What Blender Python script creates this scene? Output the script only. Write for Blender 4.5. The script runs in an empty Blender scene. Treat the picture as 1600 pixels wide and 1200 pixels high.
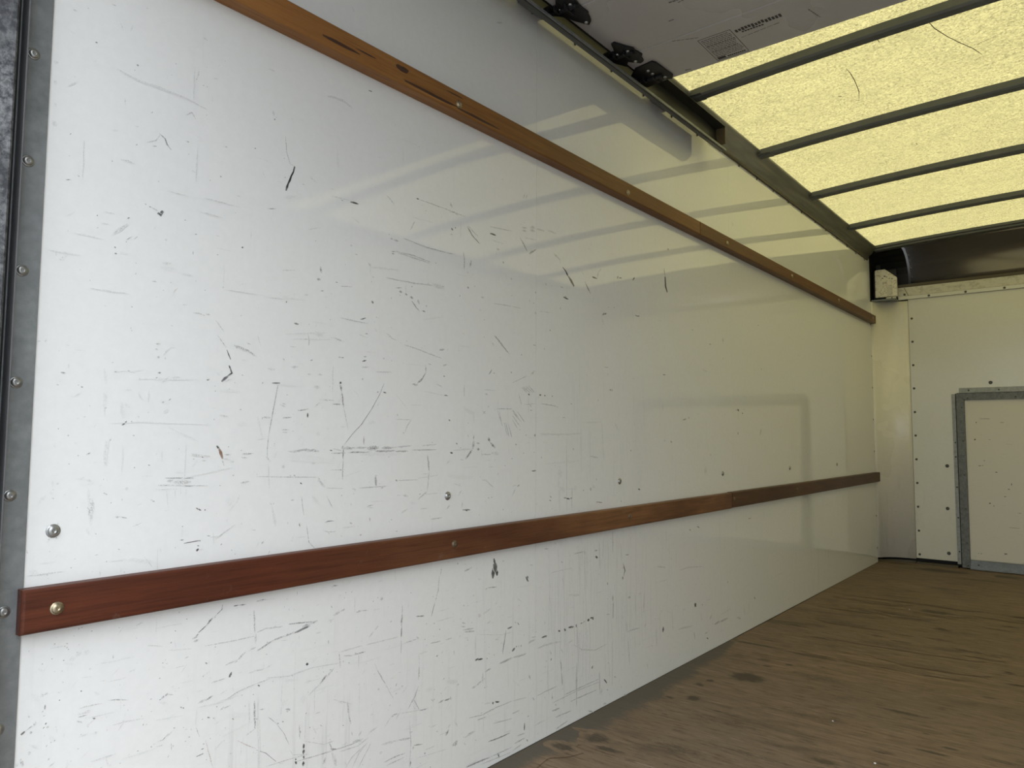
import bpy, bmesh, math, random
from mathutils import Vector, Matrix

random.seed(7)
C = bpy.context.scene.collection
PI = math.pi

# ------------------------------------------------------------------ camera
f_px, yaw, pitch, roll = 1152.75, 0.6784765, 0.07238265, 0.00542378
cam_d = bpy.data.cameras.new('camera')
cam = bpy.data.objects.new('camera', cam_d)
C.objects.link(cam)
cam_d.sensor_width = 36.0
cam_d.sensor_fit = 'HORIZONTAL'
cam_d.lens = f_px / 1600.0 * 36.0
cam_d.clip_start = 0.02
fw = Vector((math.cos(yaw) * math.cos(pitch), math.sin(yaw) * math.cos(pitch), math.sin(pitch)))
rt = Vector((math.sin(yaw), -math.cos(yaw), 0))
up = rt.cross(fw)
r2 = rt * math.cos(roll) + up * math.sin(roll)
u2 = up * math.cos(roll) - rt * math.sin(roll)
mw = Matrix((r2, u2, -fw)).transposed().to_4x4()
mw.translation = Vector((0, -1.2, 0.797))
cam.matrix_world = mw
bpy.context.scene.camera = cam

# ------------------------------------------------------------------ sky, sun, exposure
W = bpy.data.worlds.new('overcast_sky')
bpy.context.scene.world = W
W.use_nodes = True
nt = W.node_tree
nt.nodes.clear()
wo = nt.nodes.new('ShaderNodeOutputWorld')
bg = nt.nodes.new('ShaderNodeBackground')
tc = nt.nodes.new('ShaderNodeTexCoord')
sx = nt.nodes.new('ShaderNodeSeparateXYZ')
cr = nt.nodes.new('ShaderNodeValToRGB')
nt.links.new(tc.outputs['Generated'], sx.inputs[0])
nt.links.new(sx.outputs['Z'], cr.inputs[0])
cr.color_ramp.elements[0].position = 0.0
cr.color_ramp.elements[0].color = (0.165, 0.173, 0.185, 1)
cr.color_ramp.elements[1].position = 1.0
cr.color_ramp.elements[1].color = (1.0, 1.045, 1.115, 1)
nt.links.new(cr.outputs[0], bg.inputs[0])
bg.inputs[1].default_value = 7.1
nt.links.new(bg.outputs[0], wo.inputs[0])

vs = bpy.context.scene.view_settings
vs.view_transform = 'Standard'
vs.look = 'None'
vs.gamma = 1.0
vs.use_curve_mapping = False
vs.exposure = 0.0

# ------------------------------------------------------------------ materials
MAT = {}


class NT:
    def __init__(s, name):
        s.m = bpy.data.materials.new(name)
        s.m.use_nodes = True
        s.t = s.m.node_tree
        s.b = s.t.nodes['Principled BSDF']
        s.geo = s.t.nodes.new('ShaderNodeNewGeometry')

    def n(s, typ, **kw):
        nd = s.t.nodes.new(typ)
        for k, v in kw.items():
            setattr(nd, k, v)
        return nd

    def l(s, a, b):
        s.t.links.new(a, b)

    def pos(s, scale=(1, 1, 1), rnd=False):
        mp = s.n('ShaderNodeMapping')
        mp.inputs['Scale'].default_value = scale
        s.l(s.geo.outputs['Position'], mp.inputs['Vector'])
        if rnd:
            oi = s.n('ShaderNodeObjectInfo')
            ml = s.n('ShaderNodeMath', operation='MULTIPLY')
            ml.inputs[1].default_value = 37.0
            s.l(oi.outputs['Random'], ml.inputs[0])
            s.l(ml.outputs[0], mp.inputs['Location'])
        return mp.outputs[0]

    def noise(s, scale, detail=4, rough=0.55, vec=(1, 1, 1), rnd=False, dist=0.0):
        nd = s.n('ShaderNodeTexNoise')
        nd.inputs['Scale'].default_value = scale
        nd.inputs['Detail'].default_value = detail
        nd.inputs['Roughness'].default_value = rough
        nd.inputs['Distortion'].default_value = dist
        s.l(s.pos(vec, rnd), nd.inputs['Vector'])
        return nd.outputs['Fac']

    def ramp(s, fac, stops):
        r = s.n('ShaderNodeValToRGB')
        e = r.color_ramp.elements
        while len(e) < len(stops):
            e.new(0.5)
        for i, (p_, c) in enumerate(stops):
            e[i].position = p_
            e[i].color = (c, c, c, 1) if isinstance(c, (int, float)) else (*c, 1)
        s.l(fac, r.inputs[0])
        return r.outputs[0]

    def mix(s, fac, a, b, mode='MIX'):
        m = s.n('ShaderNodeMix', data_type='RGBA', blend_type=mode)
        for sock, v in ((m.inputs[0], fac), (m.inputs[6], a), (m.inputs[7], b)):
            if isinstance(v, (int, float)):
                sock.default_value = v
            elif isinstance(v, tuple):
                sock.default_value = (*v, 1)
            else:
                s.l(v, sock)
        return m.outputs[2]

    def bump(s, h, strength, dist):
        b = s.n('ShaderNodeBump')
        b.inputs['Strength'].default_value = strength
        b.inputs['Distance'].default_value = dist
        s.l(h, b.inputs['Height'])
        return b

    def done(s, col=None, rough=0.5, metal=0.0, spec=0.5, nrm=None):
        if col is not None:
            if isinstance(col, tuple):
                s.b.inputs['Base Color'].default_value = (*col, 1)
            else:
                s.l(col, s.b.inputs['Base Color'])
        if isinstance(rough, (int, float)):
            s.b.inputs['Roughness'].default_value = rough
        else:
            s.l(rough, s.b.inputs['Roughness'])
        s.b.inputs['Metallic'].default_value = metal
        s.b.inputs['Specular IOR Level'].default_value = spec
        if nrm is not None:
            s.l(nrm.outputs[0], s.b.inputs['Normal'])
        MAT[s.m.name] = s.m
        return s.m


def wall_mat(name, base, marks=False, rough=0.022, wob=0.0022):
    k = NT(name)
    fine = k.noise(60, 5, 0.7, (1, 1, 1))
    patch = k.noise(2.2, 3, 0.5)
    streak = k.noise(9, 5, 0.65, (7, 1, 0.35))
    hstreak = k.noise(8, 5, 0.7, (0.5, 1, 9))
    # dirt is heavier low down, where cargo rubs against the wall
    sep = k.n('ShaderNodeSeparateXYZ')
    k.l(k.geo.outputs['Position'], sep.inputs[0])
    low = k.n('ShaderNodeMapRange')
    low.inputs[1].default_value = 1.0
    low.inputs[2].default_value = 0.1
    low.inputs[3].default_value = 0.15
    low.inputs[4].default_value = 1.0
    k.l(sep.outputs['Z'], low.inputs[0])
    d1 = k.ramp(streak, [(0.56, 0.0), (0.80, 0.55)])
    d2 = k.ramp(hstreak, [(0.60, 0.0), (0.82, 0.5)])
    pm = k.ramp(patch, [(0.42, 0.0), (0.62, 1.0)])
    dd = k.n('ShaderNodeMath', operation='MAXIMUM')
    k.l(d1, dd.inputs[0]); k.l(d2, dd.inputs[1])
    dm = k.n('ShaderNodeMath', operation='MULTIPLY')
    k.l(dd.outputs[0], dm.inputs[0]); k.l(pm, dm.inputs[1])
    dn = k.n('ShaderNodeMath', operation='MULTIPLY')
    k.l(dm.outputs[0], dn.inputs[0]); k.l(low.outputs[0], dn.inputs[1])
    c = k.mix(dn.outputs[0], base, tuple(v * 0.55 for v in base))
    fl = k.ramp(fine, [(0.3, 0.96), (0.7, 1.0)])
    c = k.mix(1.0, c, fl, 'MULTIPLY')
    if marks:
        at = k.n('ShaderNodeAttribute', attribute_name='mark')
        k.b2 = at
        grit = k.noise(420, 3, 0.8)
        gr = k.ramp(grit, [(0.42, 0.10), (0.56, 1.35)])
        am = k.n('ShaderNodeMath', operation='MULTIPLY')
        k.l(at.outputs['Alpha'], am.inputs[0]); k.l(gr, am.inputs[1])
        # strong marks are solid, weak ones are grainy
        st = k.ramp(at.outputs['Alpha'], [(0.45, 0.0), (0.8, 1.0)])
        ax = k.n('ShaderNodeMix', data_type='FLOAT')
        k.l(st, ax.inputs[0]); k.l(am.outputs[0], ax.inputs[2]); k.l(at.outputs['Alpha'], ax.inputs[3])
        c = k.mix(ax.outputs[0], c, at.outputs['Color'])
    wobn = k.noise(1.6, 1, 0.4, (1, 1, 0.7))
    b = k.bump(wobn, 1.0, wob)
    rr = k.ramp(patch, [(0.3, rough), (0.7, rough * 1.9)])
    return k.done(c, rr, 0, 0.62, b)


WHITE = (0.80, 0.812, 0.80)
wall_mat('gloss_white_wall', WHITE)
wall_mat('scuffed_white_wall', WHITE, True)
wall_mat('front_wall_white', (0.72, 0.72, 0.66), False, 0.12, 0.004)
wall_mat('corner_cream', (0.84, 0.81, 0.70), False, 0.20, 0.001)
wall_mat('door_grey_white', (0.44, 0.425, 0.415), False, 0.22, 0.002)

k = NT('galvanised_steel')
a = k.noise(35, 5, 0.7)
b_ = k.noise(6, 3, 0.6)
v = k.n('ShaderNodeTexVoronoi'); v.inputs['Scale'].default_value = 70
k.l(k.geo.outputs['Position'], v.inputs['Vector'])
c = k.mix(k.ramp(a, [(0.3, 0.0), (0.7, 1.0)]), (0.18, 0.195, 0.20), (0.28, 0.30, 0.305))
c = k.mix(k.ramp(b_, [(0.45, 0.0), (0.7, 0.6)]), c, (0.20, 0.21, 0.215))
c = k.mix(k.ramp(v.outputs['Distance'], [(0.0, 0.12), (0.6, 0.0)]), c, (0.5, 0.52, 0.53))
k.done(c, k.ramp(b_, [(0.3, 0.34), (0.7, 0.55)]), 0.55, 0.5, k.bump(a, 0.25, 0.0015))

for nm, k1, k2 in (('galvanised_lit', (0.27, 0.285, 0.28), (0.40, 0.415, 0.40)), ('galvanised_shaded', (0.115, 0.122, 0.122), (0.20, 0.21, 0.207))):  # hatch frame shading put in colour: lighter outer angle, darker inner bars
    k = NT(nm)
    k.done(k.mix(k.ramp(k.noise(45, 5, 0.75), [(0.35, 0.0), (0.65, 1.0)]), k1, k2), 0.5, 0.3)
k = NT('gap_black')
k.done((0.012, 0.012, 0.012), 0.8)
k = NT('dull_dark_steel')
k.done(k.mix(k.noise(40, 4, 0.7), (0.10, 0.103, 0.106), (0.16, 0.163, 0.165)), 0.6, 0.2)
k = NT('weathered_galvanised')
a = k.noise(90, 6, 0.75)
b_ = k.noise(9, 4, 0.6, (1, 1, 0.4))
c = k.mix(k.ramp(a, [(0.42, 0.0), (0.62, 1.0)]), (0.06, 0.063, 0.07), (0.24, 0.25, 0.255))
c = k.mix(k.ramp(b_, [(0.4, 0.0), (0.6, 0.8)]), c, (0.05, 0.052, 0.058))
k.done(c, 0.75, 0.1, 0.4, k.bump(a, 0.8, 0.003))

k = NT('roof_rail_aluminium')
a = k.noise(14, 4, 0.6, (0.3, 2, 2))
c = k.mix(k.ramp(a, [(0.35, 0.0), (0.7, 1.0)]), (0.26, 0.26, 0.23), (0.38, 0.38, 0.34))
k.done(c, 0.36, 0.55, 0.5)

k = NT('track_steel')
k.done(k.mix(k.noise(14, 4, 0.6, (0.3, 2, 2)), (0.018, 0.018, 0.016), (0.05, 0.05, 0.044)), 0.40, 0.2)
k = NT('bow_steel')
a = k.noise(20, 4, 0.6)
c = k.mix(a, (0.080, 0.088, 0.092), (0.125, 0.132, 0.135))
k.done(c, 0.5, 0.15, 0.4)

k = NT('black_painted_steel')
a = k.noise(120, 4, 0.7)
k.done(k.mix(a, (0.006, 0.006, 0.007), (0.016, 0.016, 0.017)), 0.5, 0.0, 0.4, k.bump(a, 0.3, 0.001))

k = NT('dark_cavity')
k.done((0.018, 0.016, 0.013), 0.6)

k = NT('bolt_zinc')
a = k.noise(300, 3, 0.7)
k.done(k.mix(a, (0.25, 0.255, 0.25), (0.52, 0.53, 0.52)), 0.36, 0.85)
k = NT('bolt_brass_zinc')
k.done(k.mix(k.noise(400, 3, 0.7), (0.22, 0.18, 0.11), (0.55, 0.48, 0.34)), 0.35, 0.85)
k = NT('bolt_dull_brown')
k.done(k.mix(k.noise(400, 3, 0.7), (0.09, 0.06, 0.035), (0.24, 0.19, 0.13)), 0.45, 0.6)
k = NT('screw_dull')
k.done((0.10, 0.105, 0.095), 0.5, 0.6)
k = NT('seam_dark')
k.done((0.10, 0.095, 0.08), 0.8)

# translucent fibreglass roof
k = NT('translucent_fibreglass')
fine = k.noise(135, 3, 0.75, (1, 1, 1), dist=0.8)
thr = k.noise(42, 6, 0.80, (1.6, 0.5, 1), dist=2.0)
cloud = k.noise(5, 4, 0.6, (1, 0.6, 1))
f1 = k.ramp(fine, [(0.36, 0.52), (0.58, 1.18)])
f2 = k.ramp(thr, [(0.34, 0.68), (0.62, 1.18)])
f3 = k.ramp(cloud, [(0.3, 0.92), (0.7, 1.04)])
c = k.mix(1.0, (0.155, 0.134, 0.055), f1, 'MULTIPLY')
c = k.mix(1.0, c, f2, 'MULTIPLY')
c = k.mix(1.0, c, f3, 'MULTIPLY')
tr = k.n('ShaderNodeBsdfTranslucent')
k.l(c, tr.inputs['Color'])
df = k.n('ShaderNodeBsdfDiffuse')
df.inputs['Color'].default_value = (0.30, 0.28, 0.17, 1)
ad = k.n('ShaderNodeAddShader')
k.l(tr.outputs[0], ad.inputs[0]); k.l(df.outputs[0], ad.inputs[1])
out = k.t.nodes['Material Output']
k.l(ad.outputs[0], out.inputs[0])
k.t.nodes.remove(k.b)
MAT[k.m.name] = k.m


def wood_mat(name, c1, c2, c3, sc=1.0, fade=None):
    k = NT(name)
    grain = k.noise(14 * sc, 6, 0.65, (0.35, 6, 6), True, 0.4)
    fine = k.noise(60 * sc, 4, 0.7, (0.12, 5, 5), True)
    big = k.noise(2.2, 3, 0.55, (0.8, 1, 1.6), True)
    c = k.mix(k.ramp(grain, [(0.32, 0.0), (0.68, 1.0)]), c1, c2)
    c = k.mix(k.ramp(big, [(0.38, 0.0), (0.66, 1.0)]), c, c3)
    if fade:      # colours blend to a second set further along this board
        sp = k.n('ShaderNodeSeparateXYZ')
        k.l(k.geo.outputs['Position'], sp.inputs[0])
        mr = k.n('ShaderNodeMapRange')
        mr.inputs[1].default_value = 0.75; mr.inputs[2].default_value = 1.75
        k.l(sp.outputs['X'], mr.inputs[0])
        gm = k.mix(k.ramp(grain, [(0.32, 0.0), (0.68, 1.0)]), fade[0], fade[1])
        gm = k.mix(k.ramp(big, [(0.42, 0.0), (0.60, 0.85)]), gm, fade[2])
        c = k.mix(mr.outputs[0], c, gm)
    c = k.mix(k.ramp(fine, [(0.50, 0.0), (0.78, 0.65)]), c, tuple(v * 0.35 for v in c1))
    dirt = k.noise(18, 5, 0.75)
    c = k.mix(k.ramp(dirt, [(0.62, 0.0), (0.80, 0.30)]), c, (0.22, 0.18, 0.14))
    k.done(c, 0.46, 0, 0.30, k.bump(fine, 0.35, 0.0012))


wood_mat('red_brown_wood', (0.058, 0.014, 0.006), (0.110, 0.029, 0.012), (0.068, 0.018, 0.008),
         fade=((0.15, 0.068, 0.030), (0.25, 0.118, 0.052), (0.095, 0.036, 0.017)))
wood_mat('mid_brown_wood', (0.120, 0.058, 0.030), (0.20, 0.098, 0.050), (0.100, 0.040, 0.020))
wood_mat('dark_brown_wood', (0.072, 0.032, 0.014), (0.125, 0.058, 0.025), (0.062, 0.027, 0.012))
wood_mat('golden_wood', (0.27, 0.118, 0.034), (0.42, 0.200, 0.060), (0.29, 0.128, 0.036),
         fade=((0.150, 0.062, 0.016), (0.225, 0.105, 0.030), (0.145, 0.060, 0.016)))
wood_mat('brown_wood_far', (0.120, 0.050, 0.015), (0.180, 0.082, 0.026), (0.120, 0.050, 0.015))

# worn plywood floor: grain runs across the truck
def plywood(name, marks):
    k = NT(name)
    g1 = k.noise(11, 6, 0.68, (3.6, 0.42, 1), False, 0.5)
    g2 = k.noise(38, 5, 0.7, (3.0, 0.35, 1))
    big = k.noise(1.7, 4, 0.6, (1.0, 0.6, 1))
    blot = k.noise(5.0, 5, 0.62, (1.2, 0.55, 1), False, 0.6)
    c = k.mix(k.ramp(g1, [(0.33, 0.0), (0.67, 1.0)]), (0.138, 0.090, 0.050), (0.245, 0.172, 0.112))
    c = k.mix(k.ramp(big, [(0.38, 0.0), (0.64, 0.75)]), c, (0.170, 0.126, 0.084))
    c = k.mix(k.ramp(g2, [(0.52, 0.0), (0.66, 0.85)]), c, (0.075, 0.052, 0.028))
    c = k.mix(k.ramp(g2, [(0.30, 0.6), (0.43, 0.0)]), c, (0.31, 0.24, 0.17))
    c = k.mix(k.ramp(blot, [(0.56, 0.0), (0.68, 0.65)]), c, (0.080, 0.058, 0.036))
    if marks:
        at = k.n('ShaderNodeAttribute', attribute_name='mark')
        ed = k.noise(70, 5, 0.75, (2.2, 0.7, 1), False, 0.8)
        m1 = k.n('ShaderNodeMath', operation='MULTIPLY_ADD')
        k.l(ed, m1.inputs[0]); m1.inputs[1].default_value = 1.5; m1.inputs[2].default_value = -0.95
        m2 = k.n('ShaderNodeMath', operation='ADD')
        k.l(m1.outputs[0], m2.inputs[0]); k.l(at.outputs['Alpha'], m2.inputs[1])
        m3 = k.n('ShaderNodeMath', operation='MINIMUM')
        k.l(k.ramp(m2.outputs[0], [(0.10, 0.0), (0.55, 0.88)]), m3.inputs[0])
        m4 = k.n('ShaderNodeMath', operation='MULTIPLY', use_clamp=True)
        k.l(at.outputs['Alpha'], m4.inputs[0]); m4.inputs[1].default_value = 4.0
        k.l(m4.outputs[0], m3.inputs[1])
        c = k.mix(m3.outputs[0], c, at.outputs['Color'])
    k.done(c, k.ramp(big, [(0.3, 0.55), (0.7, 0.75)]), 0, 0.35, k.bump(g2, 0.4, 0.0015))


plywood('worn_plywood', False)
plywood('stained_plywood', True)

k = NT('nose_panel_skin')
a = k.noise(3, 3, 0.5)
k.done(k.mix(a, (0.44, 0.40, 0.37), (0.52, 0.48, 0.44)), 0.24, 0.8)

k = NT('block_white_dirty')
a = k.noise(45, 5, 0.7)
k.done(k.mix(k.ramp(a, [(0.50, 0.0), (0.66, 0.85)]), (0.80, 0.76, 0.62), (0.36, 0.30, 0.20)), 0.45)

k = NT('header_band_dirty')
a = k.noise(22, 5, 0.75, (1, 1, 1.6))
k.done(k.mix(k.ramp(a, [(0.50, 0.0), (0.70, 0.7)]), (0.62, 0.60, 0.50), (0.26, 0.23, 0.17)), 0.5)
k = NT('gasket_brown')
k.done((0.085, 0.070, 0.042), 0.55)
k = NT('access_panel_white')
a = k.noise(30, 5, 0.75, (1, 0.35, 2.4))
k.done(k.mix(k.ramp(a, [(0.62, 0.0), (0.74, 0.5)]), (0.70, 0.68, 0.60), (0.30, 0.27, 0.22)), 0.4)
k = NT('ink')
k.done((0.10, 0.09, 0.085), 0.6)
k = NT('ink_dark')
k.done((0.045, 0.040, 0.04), 0.6)
k = NT('roof_crack')
k.done((0.05, 0.045, 0.015), 0.8)
k = NT('asphalt')
a = k.noise(30, 5, 0.7)
k.done(k.mix(a, (0.10, 0.10, 0.10), (0.16, 0.16, 0.155)), 0.9)
k = NT('plate_brown')
k.done((0.13, 0.10, 0.055), 0.5, 0.3)


# ------------------------------------------------------------------ helpers
def link(name, me, m=None, parent=None, loc=None):
    o = bpy.data.objects.new(name, me)
    C.objects.link(o)
    if m and me is not None and len(me.materials) == 0:
        me.materials.append(MAT[m])
    if parent is not None:
        o.parent = parent
    if loc is not None:
        o.location = loc
    return o


def tag(o, label=None, cat=None, group=None, kind=None):
    for key, val in (('label', label), ('category', cat), ('group', group), ('kind', kind)):
        if val:
            o[key] = val
    return o


def empty(name, loc):
    o = bpy.data.objects.new(name, None)
    C.objects.link(o)
    o.location = loc
    o.empty_display_size = 0.1
    return o


def mesh_bm(name, bm):
    me = bpy.data.meshes.new(name)
    bm.normal_update()
    bm.to_mesh(me)
    bm.free()
    return me


def off(parent):
    return parent.location if parent is not None else Vector((0, 0, 0))


def put(name, bm, m, parent=None, smooth=False):
    """links bm (in world coordinates) as one mesh; children are rebased to their parent's origin"""
    if parent is not None:
        o_ = Vector((0, 0, 0)); q = parent
        while q is not None:
            o_ += q.location; q = q.parent
        bmesh.ops.translate(bm, verts=bm.verts, vec=-o_)
    bmesh.ops.recalc_face_normals(bm, faces=bm.faces)
    if smooth:
        for f in bm.faces:
            f.smooth = True
    return link(name, mesh_bm(name, bm), m, parent)


def box(bm, x0, x1, y0, y1, z0, z1, bev=0.0, seg=1):
    vs_ = [bm.verts.new((x, y, z)) for x in (x0, x1) for y in (y0, y1) for z in (z0, z1)]
    fs = [(0, 1, 3, 2), (4, 6, 7, 5), (0, 4, 5, 1), (2, 3, 7, 6), (0, 2, 6, 4), (1, 5, 7, 3)]
    faces = [bm.faces.new([vs_[i] for i in f]) for f in fs]
    if bev > 0:
        es = list({e for f in faces for e in f.edges})
        bmesh.ops.bevel(bm, geom=es, offset=bev, segments=seg, affect='EDGES', profile=0.5)
    return bm


def prism(bm, poly, axis, a, b):
    """poly: 2-D outline in the other two axes (in x,y,z order), swept from a to b along axis"""
    def P(u, v, w):
        return {0: (w, u, v), 1: (u, w, v), 2: (u, v, w)}[axis]
    A = [bm.verts.new(P(u, v, a)) for u, v in poly]
    B = [bm.verts.new(P(u, v, b)) for u, v in poly]
    n = len(poly)
    for i in range(n):
        j = (i + 1) % n
        bm.faces.new((A[i], A[j], B[j], B[i]))
    bm.faces.new(A); bm.faces.new(B)
    return bm


def sheet(bm, line, axis, a, b, t=0.002, n=1):
    """thin sheet following an open 2-D line, thickness t"""
    off_ = []
    for i, (u, v) in enumerate(line):
        p0 = line[max(0, i - 1)]; p1 = line[min(len(line) - 1, i + 1)]
        du, dv = p1[0] - p0[0], p1[1] - p0[1]
        L = math.hypot(du, dv) or 1
        off_.append((u - dv / L * t, v + du / L * t))
    return prism(bm, list(line) + off_[::-1], axis, a, b)


def dome_mesh(name, r, h, washer=True, recess=True, mat='bolt_zinc', seg=14):
    """bolt head seen from +z: washer rim, domed head, small recess"""
    bm = bmesh.new()
    prof = []
    if washer:
        prof += [(r * 1.0, 0.0), (r * 1.0, h * 0.22), (r * 0.86, h * 0.30), (r * 0.80, h * 0.30)]
        prof += [(r * 0.78, h * 0.55), (r * 0.62, h * 0.85), (r * 0.36, h)]
    else:
        prof += [(r, 0.0), (r * 0.95, h * 0.4), (r * 0.70, h * 0.8), (r * 0.38, h)]
    if recess:
        prof += [(r * 0.26, h * 0.98), (r * 0.20, h * 0.60)]
    rings = []
    for pr, pz in prof:
        rings.append([bm.verts.new((pr * math.cos(2 * PI * i / seg), pr * math.sin(2 * PI * i / seg), pz)) for i in range(seg)])
    for A, B in zip(rings, rings[1:]):
        for i in range(seg):
            f = bm.faces.new((A[i], A[(i + 1) % seg], B[(i + 1) % seg], B[i]))
            f.smooth = True
    bm.faces.new(rings[-1])
    me = mesh_bm(name, bm)
    me.materials.append(MAT[mat])
    return me


ROT = {'-y': (PI / 2, 0, 0), '-x': (0, -PI / 2, 0), '-z': (PI, 0, 0), 'z': (0, 0, 0), '+y': (-PI / 2, 0, 0)}


def studs(name, me, spots, parent, face, label=None):
    base = Vector((0, 0, 0)); q = parent
    while q is not None:
        base += q.location; q = q.parent
    r = []
    for s in spots:
        o = link(name, me, None, parent, Vector(s) - base)
        o.rotation_euler = ROT[face]
        if label:
            o['label'] = label
        r.append(o)
    return r


def tube(bm, p0, p1, r, seg=10):
    p0, p1 = Vector(p0), Vector(p1)
    d = (p1 - p0)
    z = d.normalized()
    x = z.orthogonal().normalized(); y = z.cross(x)
    A, B = [], []
    for i in range(seg):
        v_ = (x * math.cos(2 * PI * i / seg) + y * math.sin(2 * PI * i / seg)) * r
        A.append(bm.verts.new(p0 + v_)); B.append(bm.verts.new(p1 + v_))
    for i in range(seg):
        bm.faces.new((A[i], A[(i + 1) % seg], B[(i + 1) % seg], B[i]))
    bm.faces.new(A); bm.faces.new(B)
    return bm


me_big = dome_mesh('wall_bolt', 0.0098, 0.0050)
me_brass = dome_mesh('rail_bolt', 0.0092, 0.0046, mat='bolt_brass_zinc')
me_dull = dome_mesh('rail_bolt_dull', 0.0085, 0.0030, mat='bolt_dull_brown')
me_post = dome_mesh('post_bolt', 0.0084, 0.0042)
me_screw = dome_mesh('small_screw', 0.0052, 0.0034, washer=False, mat='screw_dull', seg=10)
me_front = dome_mesh('front_screw', 0.0075, 0.0040, washer=False, mat='screw_dull', seg=10)
me_frontb = dome_mesh('front_bolt', 0.0110, 0.0050, washer=False, mat='screw_dull', seg=12)
me_black = dome_mesh('bright_bolt', 0.0060, 0.0035, washer=False, mat='bolt_zinc', seg=10)

WID = 2.30          # inside width of the load box
LX = 5.408          # front wall
X0 = 0.300          # rear opening


def roof_z(y):
    return 2.064 + 0.036 * (1 - ((y + WID / 2) / (WID / 2)) ** 2)


# ------------------------------------------------------------------ ground outside
bm = bmesh.new()
box(bm, -40, 40, -40, 40, -1.0, -0.9)
tag(put('ground', bm, 'asphalt'), kind='structure')

# ------------------------------------------------------------------ floor
floor = put('floor', box(bmesh.new(), X0 - 0.02, 5.48, -WID - 0.02, 0.02, -0.06, -0.019), 'dark_cavity')
tag(floor, kind='structure')
xs = [X0 - 0.02, 0.44, 1.66, 2.876, 4.098, 5.30, 5.47]
for i in range(len(xs) - 1):
    bm = box(bmesh.new(), xs[i] + 0.0012, xs[i + 1] - 0.0012, -WID, 0.0, -0.018, 0.0 - (0.0012 if i % 2 else 0), 0.0012)
    put('plywood_sheet', bm, 'worn_plywood', floor)

# ------------------------------------------------------------------ left wall
bm = box(bmesh.new(), X0 - 0.02, 5.53, 0.0165, 0.03, -0.06, 2.10)
wall = tag(put('wall_left', bm, 'seam_dark'), kind='structure')
seams = [0.302, 1.592, 2.931, 5.300]
for i in range(3):
    bm = box(bmesh.new(), seams[i] + (0.0005 if i == 1 else 0.0002), seams[i + 1] - (0.0005 if i == 0 else 0.0002), 0.0, 0.016, 0.0012, 2.06)
    put('wall_panel', bm, 'gloss_white_wall', wall)

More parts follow.
